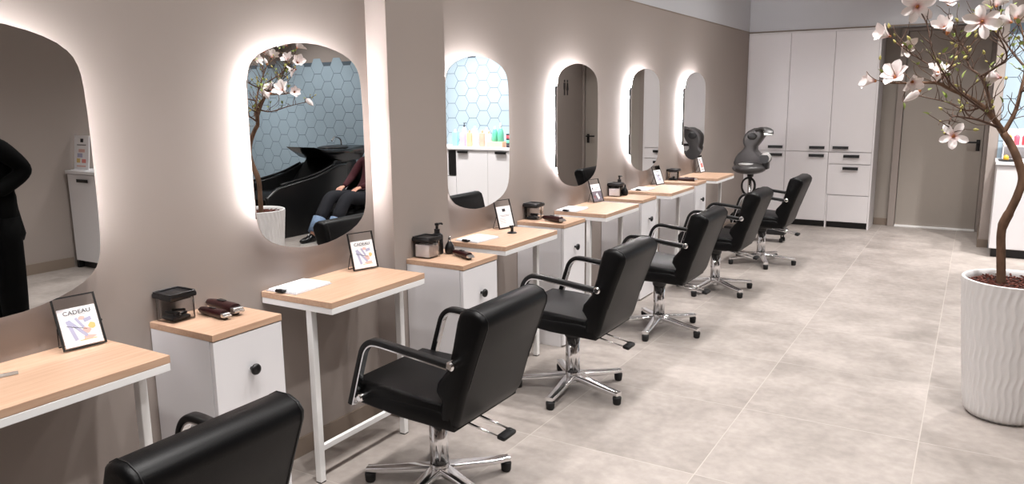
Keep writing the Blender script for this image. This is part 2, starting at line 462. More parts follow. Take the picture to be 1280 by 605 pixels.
# ------------------------------------------------------------------ shelves (tables) along the wall
def make_table(label):
    t = thing('styling_table', label, 'table', (0, 0, 0), group='styling tables along the mirror wall')
    bm = B(); box(bm, (0.001, 0, .775), (.396, .60, .80), .0015); obj('tabletop', bm, 'wood', t)
    bm = B(); box(bm, (0.001, .002, .750), (.396, .598, .7745), .0015); obj('apron', bm, 'metalw', t)
    for y in (.008, .562):
        bm = B(); box(bm, (.245, y, .004), (.275, y+.03, .75), .003)
        l = obj('leg', bm, 'metalw', t)
        bm = B(); box(bm, (.246, y+.001, 0), (.274, y+.029, .0045)); obj('foot_cap', bm, 'rubber', l)
    bm = B(); box(bm, (.25, .038, .135), (.27, .562, .16), .002); obj('stretcher', bm, 'metalw', t)
    return t
TY = [.829, 2.14, 3.45, 4.76, 6.07, 7.38]
tl = ['light wood topped white table nearest the camera cut by the left edge',
      'light wood topped white table under the mirror left of the pilaster',
      'light wood topped white table just past the pilaster with a tiny black stand',
      'light wood topped white table under the fourth mirror from the camera',
      'light wood topped white table second from the far end of the wall',
      'light wood topped white table at the far end by the grey dryer']
t0 = make_table(tl[0]); t0.location = (0, TY[0], 0)
for y, l in zip(TY[1:], tl[1:]): copy_tree(t0, (0, y, 0), label=l)

# ------------------------------------------------------------------ narrow cabinets
def make_cab(label):
    t = thing('side_cabinet', label, 'cabinet', (0, 0, 0), group='narrow white cabinets between the tables')
    bm = B(); box(bm, (.001, 0, .776), (.342, .308, .80), .0015); obj('wood_top', bm, 'wood', t)
    bm = B(); box(bm, (.002, .001, .0), (.320, .307, .7755), .001); obj('carcass', bm, 'white', t)
    bm = B(); box(bm, (.3225, .002, .012), (.340, .306, .773), .0015); d = obj('door', bm, 'white', t)
    bm = B(); prof = [(.001, 0), (.007, 0), (.007, .012), (.010, .016), (.019, .018), (.021, .023), (.019, .029), (.012, .032), (.001, .033)]
    rs = lathe(bm, prof, n=20)
    for v in bm.verts: v.co = Vector((.340+v.co.z, .155+v.co.x, .636+v.co.y))
    bmesh.ops.recalc_face_normals(bm, faces=bm.faces[:])
    obj('knob', bm, 'black', d)
    return t
CY = [1.628, 2.947, 4.243, 5.563, 6.90]
cl = ['narrow white cabinet with wood top nearest the camera, left of the second table',
      'narrow white cabinet with wood top standing against the pilaster',
      'narrow white cabinet with wood top just beyond the table past the pilaster',
      'narrow white cabinet with wood top second from the far end of the row',
      'narrow white cabinet with wood top farthest along the wall']
c0 = make_cab(cl[0]); c0.location = (0, CY[0], 0)
for i, (y, l) in enumerate(zip(CY[1:], cl[1:])): copy_tree(c0, (.124 if i == 0 else 0, y, 0), label=l)

# ------------------------------------------------------------------ salon chairs (facing -x)
def make_chair(label):
    t = thing('salon_chair', label, 'chair', (0, 0, 0), group='black salon chairs in front of the mirrors')
    W = .232
    # seat cushion
    bm = B(); prism(bm, [(-.255, .435), (-.255, .475), (-.235, .500), (-.10, .498), (.05, .487), (.185, .478), (.20, .40), (-.245, .412)], 'y', -W+.004, W-.004, .018, 3)
    obj('seat', bm, 'leather', t, sm=50)
    # side shells / underside
    bm = B(); prism(bm, [(-.25, .412), (-.225, .455), (.15, .455), (.235, .44), (.237, .378), (-.02, .386)], 'y', -W, W, .012, 2)
    obj('seat_shell', bm, 'leather', t, sm=50)
    # backrest
    prof = [(.16, .392), (.225, .380), (.240, .386), (.249, .398), (.257, .412), (.265, .432), (.300, .55), (.345, .68), (.386, .79), (.388, .815), (.372, .838), (.340, .852), (.302, .852), (.276, .838), (.262, .80), (.240, .70), (.214, .615), (.168, .560), (.160, .525), (.186, .487), (.178, .44)]
    bm = B(); prism(bm, prof, 'y', -W-.004, W+.004, .022, 4)
    for v in bm.verts:
        if v.co.z < .436 and abs(v.co.y) > W-.06:
            k = min(1, (.436-v.co.z)/.056); lim = W+.004-.055*(1-math.sqrt(max(0, 1-k*k)))
            v.co.y = math.copysign(abs(v.co.y)-(W+.004-lim), v.co.y)
    bk = obj('backrest', bm, 'leather', t, sm=45)
    for s in (-1, 1):
        bm = B(); pp = [(a, s*(W-.017), z) for a, z in prof[6:17]]
        tube(bm, pp, .0022, 6); obj('piping', bm, 'leather_arm', bk)
    # arms
    for s in (-1, 1):
        y = s*(W+.024)
        path = [(-.225, y, .415), (-.205, y, .48), (-.168, y, .60), (-.150, y, .648), (-.122, y, .676), (-.085, y, .684), (.0, y, .677), (.12, y, .664), (.245, y, .650)]
        pp = spline(path, 5)
        bm = B(); sweep(bm, pp, rectp(.034, .022, .008), ref=(0, s, 0)) if 0 else sweep(bm, pp, rectp(.022, .036, .007), ref=(0, 1, 0))
        a = obj('armrest', bm, 'leather_arm', t, sm=50)
        # chrome flat bar under the pad
        ins = []
        T = frames([Vector(p) for p in pp])
        for p, tt in zip(pp, T):
            nrm = Vector((tt.z, 0, -tt.x))
            if nrm.z > 0 and tt.z < .5: nrm = -nrm
            ins.append(Vector(p)+Vector((tt.z, 0, -tt.x))*.0135)
        bm = B(); sweep(bm, ins, rectp(.005, .028), ref=(0, 1, 0)); obj('arm_bar', bm, 'chrome', a, sm=40)
        bm = B()
        tube(bm, [(.264, s*(W-.002), .653), (.264, s*(W+.044), .653), (.264, s*(W+.050), .653)], [.018, .018, .011], 16); tube(bm, [(.235, y, .648), (.262, y, .652)], .010, 8)
        obj('bolt', bm, 'chrome', a, sm=40)
        bm = B(); tube(bm, [(-.176, s*(W-.006), .446), (-.176, s*(W+.036), .446), (-.176, s*(W+.042), .446)], [.016, .016, .010], 14); obj('bolt', bm, 'chrome', a, sm=40)
    # mechanism + column
    bm = B(); box(bm, (-.10, -.11, .352), (.12, .11, .386), .01); lathe(bm, [(.044, .31), (.048, .325), (.048, .355)], n=20); obj('collar', bm, 'black', t, sm=40)
    bm = B(); lathe(bm, [(.039, .085), (.039, .315)], n=24); lathe(bm, [(.0395, .10), (.041, .104), (.0395, .108)], n=24, capb=False, capt=False); obj('column', bm, 'chrome', t)
    # pump lever: two rods and a black pad
    bm = B()
    for s in (-1, 1): tube(bm, [(.03, .0+s*.042, .362), (.315, .0+s*.040, .306)], .0055, 8)
    lv = obj('pump_lever', bm, 'chrome', t)
    bm = B(); box(bm, (.306, -.047, .294), (.345, .047, .314), .009, rot=Matrix.Rotation(.18, 3, 'Y')); obj('lever_pad', bm, 'rubber', lv, sm=40)
    # five-star base
    st = None
    bm = B(); lathe(bm, [(.030, .045), (.048, .055), (.050, .085), (.040, .10), (.041, .106)], n=24)
    for k in range(5):
        a = k*2*PI/5; d = Vector((math.cos(a), math.sin(a), 0))
        prs = []
        pts = [d*.03+Vector((0, 0, .083)), d*.09+Vector((0, 0, .078)), d*.17+Vector((0, 0, .068)), d*.26+Vector((0, 0, .060)), d*.315+Vector((0, 0, .057))]
        sweep(bm, spline(pts, 3), rectp(.056, .028, .009), radii=[1.15-.42*i/12 for i in range(13)], ref=(0, 0, 1))
    b = obj('star_base', bm, 'chrome', t, sm=50)
    for k in range(5):
        a = k*2*PI/5; d = Vector((math.cos(a), math.sin(a), 0))*.303
        bm = B(); lathe(bm, [(.017, 0), (.021, .006), (.0235, .036), (.021, .042), (.012, .044)], c=(d.x, d.y, 0), n=16); obj('glide', bm, 'rubber', b)
    return t
chairs = [(.73, 1.07, -12), (.72, 2.38, -15), (.715, 3.62, -14), (.725, 4.93, -14), (.745, 6.20, -34), (.82, 7.46, 4)]
chl = ['black salon chair nearest the camera, only its back top in view',
       'black salon chair second from the camera with both armrests in view',
       'black salon chair third from the camera beside the cabinet past the pilaster',
       'black salon chair fourth from the camera, before the fourth mirror',
       'black salon chair fifth from the camera, second from the far end',
       'black salon chair farthest from the camera before the white cupboards']
ch0 = make_chair(chl[0]); ch0.location = (chairs[0][0], chairs[0][1], 0)
for (x, y, a), l in zip(chairs[1:], chl[1:]):
    def ed(c, a=a):
        if c.name.startswith('star_base'): c.rotation_euler = (0, 0, math.radians(a))
    copy_tree(ch0, (x, y, 0), label=l, edit=ed)

# ------------------------------------------------------------------ things on the tables
def frame_stand(label, x, y, ang, w=.13, h=.175, lean=.055, art='gift'):
    """(x,y) bottom centre; ang: direction of the bottom edge in degrees"""
    t = thing('photo_frame', label, 'frame', (x, y, .80), math.radians(ang-90), group='black wire frames on the tables')
    # local: bottom edge along y (+y = right seen from the front), front faces +x, leans to -x
    th = math.atan2(lean, h-.0); L = math.hypot(lean, h)
    R = Matrix.Rotation(-th, 3, 'Y')
    def P(a, b, off=0): return R @ Vector((off, a, b)) + Vector((0, 0, .003))
    bm = B(); b = .0032
    c = [(-w/2, b), (w/2, b), (w/2, L), (-w/2, L)]
    sweep(bm, [P(*q) for q in c], rectp(.0064, .0064), closed=True, ref=tuple(R @ Vector((1, 0, 0))), smooth=False)
    obj('frame_bar', bm, 'blackmetal', t)
    bm = B()
    fz = .45*L
    pts = [P(-w/2-.002, fz, -.003), Vector((-.065, -w/2+.008, .003)), Vector((-.065, w/2-.008, .003)), P(w/2+.002, fz, -.003)]
    tube(bm, pts, .0022, 6); ell(bm, P(w/2+.004, fz, -.002), (.004, .004, .004), 8, 6)
    obj('stand_wire', bm, 'blackmetal', t)
    bm = B()
    q = [(-w/2+.003, b+.003), (w/2-.003, b+.003), (w/2-.003, L-.003), (-w/2+.003, L-.003)]
    v0 = [bm.verts.new(P(*p, -.0012)) for p in q]; v1 = [bm.verts.new(P(*p, .0012)) for p in q]
    bm.faces.new(v1); bm.faces.new(v0[::-1])
    for i in range(4): bm.faces.new((v0[i], v0[(i+1) % 4], v1[(i+1) % 4], v1[i]))
    bmesh.ops.recalc_face_normals(bm, faces=bm.faces[:])
    obj('glass_pane', bm, 'frameglass', t)
    ph = L*.78 if art != 'tall' else L*.9
    bm = B(); q = [(-w/2+.006, b+.005), (w/2-.006, b+.005), (w/2-.006, ph), (-w/2+.006, ph)]
    v1 = [bm.verts.new(P(*p, .0016)) for p in q]; v0 = [bm.verts.new(P(*p, .0021)) for p in q]
    bm.faces.new(v0); bm.faces.new(v1[::-1])
    for i in range(4): bm.faces.new((v1[i], v1[(i+1) % 4], v0[(i+1) % 4], v0[i]))
    card = obj('card', bm, 'paper', t)
    # printed things: polygons just above the card
    W = w-.012; H = ph-b-.005
    def poly(pts, m, nm='print', lift=.0025):
        bm = B(); vs = [bm.verts.new(P(-W/2+p[0]*W, b+.005+p[1]*H, lift)) for p in pts]; bm.faces.new(vs)
        obj(nm, bm, m, card)
    def blob(cx, cy, rx, ry, m, n=10, wob=.25):
        poly([(cx+rx*math.cos(2*PI*i/n)*(1+random.uniform(-wob, wob)), cy+ry*math.sin(2*PI*i/n)*(1+random.uniform(-wob, wob))) for i in range(n)], m)
    def bar(x0, y0, x1, y1, wd, m, lift=.0025):
        d = Vector((x1-x0, (y1-y0))).normalized(); nn = Vector((-d.y, d.x))*wd/2
        poly([(x0+nn.x, y0+nn.y), (x0-nn.x, y0-nn.y), (x1-nn.x, y1-nn.y), (x1+nn.x, y1+nn.y)], m, lift=lift)
    rot = (R @ Matrix(((0, 0, 1), (1, 0, 0), (0, 1, 0)))).to_euler()
    if art == 'gift':
        text_mesh('CADEAU', .0185, 'ink', card, 'title', P(0, b+.005+.87*H, .0027), rot, sx=1.15)
        bar(.3, .80, .7, .80, .006, 'inkl')
        bar(.20, .68, .33, .15, .10, 'lav'); bar(.22, .68, .62, .22, .085, 'lav', .0027); bar(.42, .72, .58, .45, .07, 'lav')
        blob(.57, .70, .10, .05, 'pink'); blob(.63, .36, .11, .09, 'pink'); blob(.80, .46, .09, .08, 'yel'); blob(.66, .18, .17, .05, 'pink')
        bar(.62, .62, .82, .66, .10, 'lav'); bar(.15, .55, .66, .40, .012, 'ink', .0029); bar(.40, .13, .85, .13, .02, 'yel')
    elif art == 'logo':
        poly([(.38, .74), (.60, .74), (.60, .88), (.38, .88)], 'ink')
        for k, (x0, x1) in enumerate(((.15, .85), (.22, .80))): bar(x0, .57-.05*k, x1, .57-.05*k, .018, 'inkl')
        for k in range(5): bar(.10, .42-.055*k, .52-.05*(k % 2), .42-.055*k, .012, 'inkl')
    elif art == 'photo':
        poly([(0, 0), (1, 0), (1, .58), (0, .58)], 'mauve'); bar(.45, .45, .62, .12, .2, 'paper', .0027)
        bar(.1, .75, .2, .75, .12, 'ink'); bar(.3, .78, .9, .78, .02, 'inkl'); bar(.3, .70, .8, .70, .02, 'inkl')
        blob(.8, .2, .12, .08, 'lav'); blob(.2, .25, .1, .08, 'red')
    elif art == 'sketch':
        bar(.25, .88, .75, .88, .035, 'inkl'); bar(.3, .72, .42, .2, .1, 'lav'); bar(.35, .7, .7, .25, .08, 'lav'); blob(.6, .6, .1, .08, 'inkl'); blob(.62, .3, .12, .1, 'lav')
    else:
        blob(.35, .82, .12, .06, 'inkl'); blob(.40, .68, .16, .05, 'pink'); poly([(.35, .30), (.85, .30), (.85, .58), (.35, .58)], 'red'); bar(.3, .15, .8, .15, .04, 'inkl')
    return t
M['frameglass'] = clear('frame_glass', (.97, .97, .97, 1))
frame_stand('black wire frame with a gift voucher card on the nearest table', .0925, 1.34, 81.5, .128, .16, .066, 'gift')
frame_stand('black wire frame with a gift voucher card on the table left of the pilaster', .115, 2.663, 74, .129, .168, .046, 'gift')
frame_stand('black wire frame with a square logo card on the table past the pilaster', .099, 3.96, 76, .130, .168, .05, 'logo')
frame_stand('black wire frame with a dark photo card on the fourth table', .094, 5.309, 76, .118, .168, .06, 'photo')
frame_stand('black wire frame with a pale sketch card on the second farthest table', .095, 6.64, 82, .140, .164, .06, 'sketch')
frame_stand('black wire frame with a coral red card on the farthest table', .090, 8.0-.09, 86, .125, .172, .05, 'tall')

def clipboard(label, x, y, rz, L=.225, w=.17):
    t = thing('clipboard', label, 'clipboard', (x, y, .80), rz, group='clipboards on the tables')
    bm = B(); box(bm, (-w/2, -L/2, 0), (w/2, L/2, .004), .0015); obj('board', bm, 'paper2', t)
    bm = B(); box(bm, (-w/2+.006, -L/2+.008, .0042), (w/2-.006, L/2-.004, .0095), .001); obj('paper_sheets', bm, 'paper', t)
    bm = B(); box(bm, (-.022, -L/2-.012, .0045), (.022, -L/2+.016, .014), .003); tube(bm, [(-.014, -L/2-.01, .014), (.014, -L/2-.01, .014)], .005, 8); obj('clip', bm, 'black', t, sm=40)
clipboard('white paper clipboard on the near end of the table left of the pilaster', .092, 2.268, math.radians(3), .22, .165)
clipboard('white paper clipboard lying on the table just past the pilaster', .135, 3.575, math.radians(-4), .21, .16)
clipboard('white paper clipboard lying on the fourth table from the camera', .088, 4.87, math.radians(2), .22, .165)
clipboard('white paper clipboard lying on the second farthest table', .083, 6.235, math.radians(2), .22, .155)

# lidded clear containers
def container(label, x, y, content, rz=0, w=.098, d=.098, h=.082):
    t = thing('lidded_container', label, 'container', (x, y, .80), rz, group='clear lidded containers on the cabinets')
    bm = B()
    o = rectp(w, d, .010); i = rectp(w-.006, d-.006, .008)
    def ring(pr, z, s=1): return [bm.verts.new((a*s, b*s, z)) for a, b in pr]
    r = [ring(i, .003), ring(i, h), ring(o, h), ring(o, 0)]
    n = len(o)
    for a, b in zip(r, r[1:]):
        for k in range(n): bm.faces.new((a[k], a[(k+1) % n], b[(k+1) % n], b[k]))
    bm.faces.new(r[0]); bm.faces.new(r[-1][::-1])
    bmesh.ops.recalc_face_normals(bm, faces=bm.faces[:])
    obj('clear_body', bm, 'glass', t, sm=40)
    bm = B()
    box(bm, (-w/2-.006, -d/2-.006, h+.002), (w/2+.006, d/2+.006, h+.020), .005); 
    prism(bm, rectp(w*.86, d*.86, .01), 'z', h-.004, h+.004)
    lid = obj('lid', bm, 'black', t, sm=40)
    bm = B(); sweep(bm, [(a, b, h+.022) for a, b in rectp(w+.004, d+.004, .008)], rectp(.006, .006), closed=True, ref=(0, 0, 1)); obj('lid_rim', bm, 'black', lid)
    if content == 'cotton':
        bm = B()
        for k in range(7):
            y0 = -d/2+.008+k*(d-.018)/7
            box(bm, (-w/2+.006, y0, .0045), (w/2-.006, y0+(d-.022)/7, h-.014-random.uniform(0, .006)), .003)
        obj('cotton_pads', bm, 'cotton', t, sm=40)
    else:
        for k in range(5):
            bm = B(); a = random.uniform(0, PI); c = Vector((random.uniform(-.015, .015), random.uniform(-.015, .015), .010+k*.006))
            dv = Vector((math.cos(a), math.sin(a), random.uniform(-.1, .15)))*.027
            tube(bm, [c-dv, c+dv], .005, 8); obj('hair_clip', bm, 'black', t)
        bm = B(); box(bm, (-.036, -.036, .004), (.036, .036, .016), .004); obj('comb_insert', bm, 'dryer_dk', t)
    return t
container('clear black-lidded container of clips on the nearest cabinet', .055, 1.70, 'clips')
container('clear black-lidded container of white pads on the pilaster cabinet', .182, 3.045, 'cotton')
container('clear black-lidded container of clips on the cabinet beyond the pilaster', .055, 4.37, 'clips')
container('clear black-lidded container of white pads on the fourth cabinet', .055, 5.72, 'cotton')
container('clear black-lidded container of clips on the farthest cabinet', .06, 7.09, 'clips')

def clipper(label, x, y, rz, s=1.0, dark=False):
    t = thing('hair_clipper', label, 'clipper', (x, y, .80), rz, group='dark hair clippers lying on the cabinets')
    bm = B()
    pr = [(-.085, .028), (-.06, .034), (-.02, .032), (.03, .036), (.06, .040), (.085, .036)]
    pts = [(a*s, 0, .0205*s) for a, _ in pr]
    sweep(bm, spline(pts, 4), [(u*1.0, v*.92) for u, v in rectp(1, 1, .38)], radii=[(.028+.016*math.sin(PI*min(1, i/20)*.62))*s for i in range(21)], ref=(0, 0, 1))
    b = obj('housing', bm, 'clipper', t, sm=60)
    bm = B(); box(bm, (.085*s, -.021*s, .012*s), (.105*s, .021*s, .030*s), .003); box(bm, (.105*s, -.02*s, .014*s), (.113*s, .02*s, .022*s), .001); obj('blade_head', bm, 'blade', t)
    bm = B(); box(bm, (-.02*s, -.008*s, .039*s), (.02*s, .008*s, .043*s), .002); obj('switch', bm, 'black', b)
    tube_b = B(); tube(tube_b, spline([(-.085*s, 0, .02*s), (-.105*s, .0, .018*s), (-.118*s, .008, .012*s)], 3), .004, 8); obj('cord_stub', tube_b, 'black', t)
clipper('dark red hair clipper lying behind the smaller one on the nearest cabinet', .115, 1.855, math.radians(-8), 1.05)
clipper('dark silver-bladed hair trimmer lying in front on the nearest cabinet', .145, 1.788, math.radians(-4), .82)
clipper('dark red hair clipper lying on the pilaster cabinet', .345, 3.115, math.radians(-25), .85)
clipper('dark red hair clipper lying on the cabinet beyond the pilaster', .215, 4.33, math.radians(-20), .95)
clipper('dark hair clipper lying on the farthest cabinet', .20, 7.045, math.radians(8), .9)

def pump(label, x, y, h=.10):
    t = thing('pump_bottle', label, 'bottle', (x, y, .80), group='black pump bottles')
    bm = B(); lathe(bm, [(.028, 0), (.031, .004), (.031, h), (.027, h+.010), (.013, h+.016)], n=20); obj('bottle_body', bm, 'black', t, sm=40)
    bm = B(); lathe(bm, [(.015, h+.014), (.015, h+.036), (.007, h+.038), (.007, h+.054), (.011, h+.055), (.011, h+.066), (.002, h+.068)], n=16); tube(bm, [(0, 0, h+.062), (.0, .038, h+.060), (.0, .046, h+.055)], .005, 8); obj('pump_head', bm, 'black', t, sm=40)
pump('black pump bottle behind the white pad container on the pilaster cabinet', .180, 3.135, .092)
pump('black pump bottle behind the white pad container on the fourth cabinet', .045, 5.812, .09)
def bulb(label, x, y):
    t = thing('spray_bottle', label, 'bottle', (x, y, .80), group='small black round bottles')
    bm = B(); lathe(bm, [(.018, 0), (.024, .010), (.026, .026), (.021, .044), (.011, .060), (.009, .066)], n=20); obj('bottle_body', bm, 'black', t)
    bm = B(); lathe(bm, [(.007, .064), (.008, .066), (.006, .084), (.003, .09)], n=12); obj('nozzle', bm, 'chrome' if y < 4 else 'black', t)
bulb('small black round bottle right of the pad container on the pilaster cabinet', .235, 3.165)
bulb('small black round bottle right of the pad container on the fourth cabinet', .105, 5.79)
t = thing('phone_stand', 'tiny black stand on the table just past the pilaster', 'stand', (.205, 3.84, .80))
bm = B(); lathe(bm, [(.028, 0), (.029, .003), (.022, .008), (.008, .010)], n=20); obj('base', bm, 'black', t)
bm = B(); lathe(bm, [(.009, .009), (.008, .03), (.010, .034)], n=12); box(bm, (-.006, -.018, .030), (.006, .014, .046), .004); box(bm, (-.005, -.026, .040), (.005, -.014, .048), .003); obj('stem', bm, 'black', t, sm=40)
t = thing('scissors', 'small steel scissors on the nearest table at the left edge', 'scissors', (.13, 1.02, .80), math.radians(75))
bm = B(); box(bm, (-.01, -.006, .001), (.085, .002, .005), .001); sweep(bm, [(-.04+.017*math.cos(2*PI*i/16), .018+.013*math.sin(2*PI*i/16), .004) for i in range(16)], circ(.003, 6), closed=True); box(bm, (-.028, .004, .002), (.0, .012, .006), .001, rot=Matrix.Rotation(-.4, 3, 'Z')); obj('blade', bm, 'blade', t)
bm = B(); box(bm, (-.01, -.003, .005), (.085, .006, .009), .001); sweep(bm, [(-.04+.017*math.cos(2*PI*i/16), -.018+.013*math.sin(2*PI*i/16), .006) for i in range(16)], circ(.003, 6), closed=True); box(bm, (-.028, -.012, .004), (.0, -.004, .008), .001, rot=Matrix.Rotation(.4, 3, 'Z')); obj('blade', bm, 'blade', t)

# ------------------------------------------------------------------ tall cupboards at the back
YF = 9.90
t = thing('tall_cupboard', 'white tall three-column cupboard wall with black handles at the back', 'cupboard', (.005, YF, 0))
bm = B()
xs = [0, .500, 1.0, 1.488]
box(bm, (0, .022, .075), (1.488, .48, 2.33)); box(bm, (1.470, -.0, 0), (1.488, .48, 2.333)); box(bm, (0, -.0, 0), (.012, .48, 2.333)); box(bm, (0, .0, 2.318), (1.488, .48, 2.333)); box(bm, (.995, .0, 0), (1.013, .48, .42))
obj('carcass', bm, 'white2', t)
bm = B(); box(bm, (.012, .06, 0), (.994, .075, .076)); box(bm, (1.014, .06, 0), (1.47, .075, .076)); obj('plinth', bm, 'black', t)
def front(nm, x0, x1, z0, z1, handles=()):
    bm = B(); box(bm, (x0+.0022, 0, z0+.0022), (x1-.0022, .019, z1-.0022), .0012); d = obj(nm, bm, 'white2', t)
    for (hx0, hx1, hz) in handles:
        bm = B(); box(bm, (hx0, -.022, hz-.016), (hx1, -.017, hz+.016), .001); box(bm, (hx0, -.022, hz+.012), (hx1, .0, hz+.017), .001); obj('handle', bm, 'black', d)
front('door', .012, .50, .915, 2.316, [(.29, .465, .962)])
front('door', .50, 1.0, .915, 2.316, [(.775, .95, .962)])
front('door', 1.0, 1.470, .915, 2.316, [(1.04, 1.215, .965)])
front('door', .012, .50, .078, .911, [(.29, .465, .866)])
front('door', .50, .995, .078, .911, [(.775, .95, .866)])
front('drawer', 1.0, 1.470, .773, .911, [(1.165, 1.34, .866)])
front('drawer', 1.0, 1.470, .402, .769, [(1.165, 1.335, .722)])
front('drawer', 1.014, 1.470, .078, .398)

# ------------------------------------------------------------------ hair dryer on a stand
DX, DY = .385, 8.70
t = thing('hood_dryer', 'grey hourglass-shaped hair dryer on a chrome stand by the cupboards', 'hair dryer', (DX, DY, 0))
ol = [(0.298, 1.114), (.318, 1.168), (0.35, 1.203), (0.411, 1.235), (.460, 1.238), (0.505, 1.222), (.530, 1.19), (0.528, 1.15), (0.489, 1.086), (0.449, 1.035), (0.448, .998), (.478, .968), (0.519, 0.940), (.548, .905), (0.569, 0.856), (0.560, 0.802), (.53, .766), (0.481, 0.743), (.41, .731), (0.339, 0.733), (.27, .755), (0.218, 0.795), (0.205, 0.854), (.220, .905), (0.249, 0.953), (0.306, 1.005), (.318, 1.03), (0.300, 1.074)]
ol = [(a-DX, z) for a, z in ol]
bm = B(); prism(bm, ol, 'y', -.075, .075, .035, 5); obj('body', bm, 'dryer', t, sm=55)
bm = B(); ell(bm, (.0, -.065, .798), (.180, .20, .066), 28, 14); obj('processor_head', bm, 'dryer', t)
bm = B(); lathe(bm, [(.072, -.012), (.078, .004), (.074, .010), (.02, .012)], c=(-.015, -.155, .848), n=28); obj('disc', bm, 'silver', t)
bm = B(); ell(bm, (.02, -.078, 1.145), (.052, .012, .038), 20, 10); obj('vent', bm, 'dryer_dk', t)
bm = B(); pp = spline([(.06, -.04, 1.215), (.13, -.06, 1.232), (.185, -.09, 1.215), (.20, -.12, 1.18)], 5); sweep(bm, pp, rectp(.11, .035, .014), ref=(0, 0, 1)); a = obj('upper_arm', bm, 'dryer', t, sm=50)
bm = B(); sweep(bm, [(.190, -.105, 1.20), (.203, -.128, 1.165)], rectp(.10, .02, .008), ref=(0, 0, 1)); obj('arm_tip', bm, 'silver', a, sm=50)
bm = B(); tube(bm, [(.165, .03, .90), (.165, -.10, .91)], .05, 20); box(bm, (.14, -.08, .79), (.20, .03, .90), .014); a = obj('side_arm', bm, 'dryer_dk', t, sm=50)
bm = B(); lathe(bm, [(.052, -.012), (.056, 0), (.052, .012)], n=24)
for v in bm.verts: v.co = Vector((.178+v.co.x, -.085+v.co.z, .925+v.co.y))
bmesh.ops.recalc_face_normals(bm, faces=bm.faces[:]); obj('arm_ring', bm, 'silver', a)
bm = B(); lathe(bm, [(.024, .10), (.024, .745)], n=18); obj('pole', bm, 'chrome', t)
bm = B(); lathe(bm, [(.034, .70), (.036, .73), (.03, .745)], n=18); obj('collar', bm, 'dryer_dk', t)
bm = B()
for k in range(4):
    yy = -.035-.012*k; r = .075+.006*k
    sweep(bm, [(-.01+.004*k+r*math.cos(2*PI*i/28)*.85, yy+.01*math.sin(4*PI*i/28), .595+r*math.sin(2*PI*i/28)*1.15) for i in range(28)], circ(.004, 6), closed=True)
obj('cable_coil', bm, 'black', t)
bm = B(); box(bm, (-.24, -.12, .085), (.42, .08, .145), .012); obj('base_plate', bm, 'dryer_dk', t, sm=40)
for (a, b) in ((.38, -.08), (.38, .04), (-.20, -.08), (-.20, .04)):
    bm = B(); tube(bm, [(a, b, .022), (a, b, .10)], .008, 8); box(bm, (a-.02, b-.012, .0), (a+.02, b+.012, .045), .010); obj('caster', bm, 'black', t, sm=40)

# ------------------------------------------------------------------ counter at the tiled wall
t = thing('wash_counter', 'white drawer counter with black handles under the blue hexagon tiles', 'counter', (2.70, 8.76, 0))
bm = B(); box(bm, (.0, .02, .085), (1.62, .53, .90), .001); obj('carcass', bm, 'white', t)
bm = B(); box(bm, (-.012, -.012, .902), (1.63, .532, .932), .002); obj('worktop', bm, 'white', t)
bm = B(); box(bm, (.02, .05, 0), (1.6, .5, .086)); obj('plinth', bm, 'black', t)
def cf(nm, x0, x1, z0, z1, h=None, m='white'):
    bm = B(); box(bm, (x0+.002, 0, z0+.002), (x1-.002, .019, z1-.002), .0012); d = obj(nm, bm, m, t)
    if h:
        bm = B(); box(bm, (h[0], -.022, h[2]-.014), (h[1], -.017, h[2]+.014), .001); box(bm, (h[0], -.022, h[2]+.010), (h[1], .0, h[2]+.015), .001); obj('handle', bm, 'black', d)
cf('door', 0, .56, .09, .898, (.26, .43, .87)); cf('door', .56, 1.075, .09, .898, (.87, 1.04, .87))
cf('appliance_slot', 1.085, 1.20, .54, .89, None, 'black'); cf('drawer', 1.08, 1.61, .09, .53); cf('panel', 1.205, 1.61, .54, .898)

def bottle(label, x, y, z, m, capm, r=.034, h=.16, kind='flat', grp='shampoo bottles on the counter'):
    t = thing('shampoo_bottle', label, 'bottle', (x, y, z), group=grp)
    bm = B()
    if kind == 'flat':
        pr = rectp(r*2, r*1.2, r*.35)
        sweep(bm, [(0, 0, 0), (0, 0, .004), (0, 0, h*.92), (0, 0, h*.98), (0, 0, h)], pr, radii=[.94, 1, 1, .9, .55], ref=(0, 1, 0))
    else: lathe(bm, [(r*.95, 0), (r, .006), (r*.97, h*.6), (r*.75, h*.85), (r*.4, h)], n=20)
    obj('bottle_body', bm, m, t, sm=45)
    bm = B()
    if kind == 'spray': lathe(bm, [(.012, h), (.012, h+.03), (.016, h+.034), (.004, h+.075)], n=12)
    elif kind == 'pump':
        lathe(bm, [(.013, h), (.013, h+.02), (.006, h+.022), (.006, h+.05), (.012, h+.052), (.012, h+.06)], n=12); tube(bm, [(0, 0, h+.055), (-.035, 0, h+.055)], .005, 8)
    else: lathe(bm, [(.015, h*.99), (.015, h+.03), (.012, h+.034)], n=14)
    obj('cap', bm, capm, t, sm=45)
zc = .932
bottle('pale teal bottle at the left of the counter row in the mirror', 3.93, 8.98, zc, 'b_teal', 'b_white', .045, .20)
bottle('lilac bottle on the counter beside the pale teal one', 3.80, 8.98, zc, 'b_lilac', 'b_lilac', .042, .19)
bottle('apricot bottle on the counter beside the lilac one', 3.69, 8.98, zc, 'b_orange', 'b_cap', .040, .19)
bottle('plain white bottle on the counter between apricot and coral ones', 3.585, 8.98, zc, 'b_white', 'b_white', .04, .19)
bottle('coral pink bottle on the counter with an orange cap', 3.48, 8.98, zc, 'b_peach', 'b_cap', .04, .19)
bottle('plain white bottle on the counter beside the peach box', 3.385, 9.0, zc, 'b_white', 'b_cap', .038, .18)
bottle('tall white bottle with a black pump at the back of the counter', 3.90, 9.16, zc, 'b_white', 'b_dk', .04, .26, 'pump')
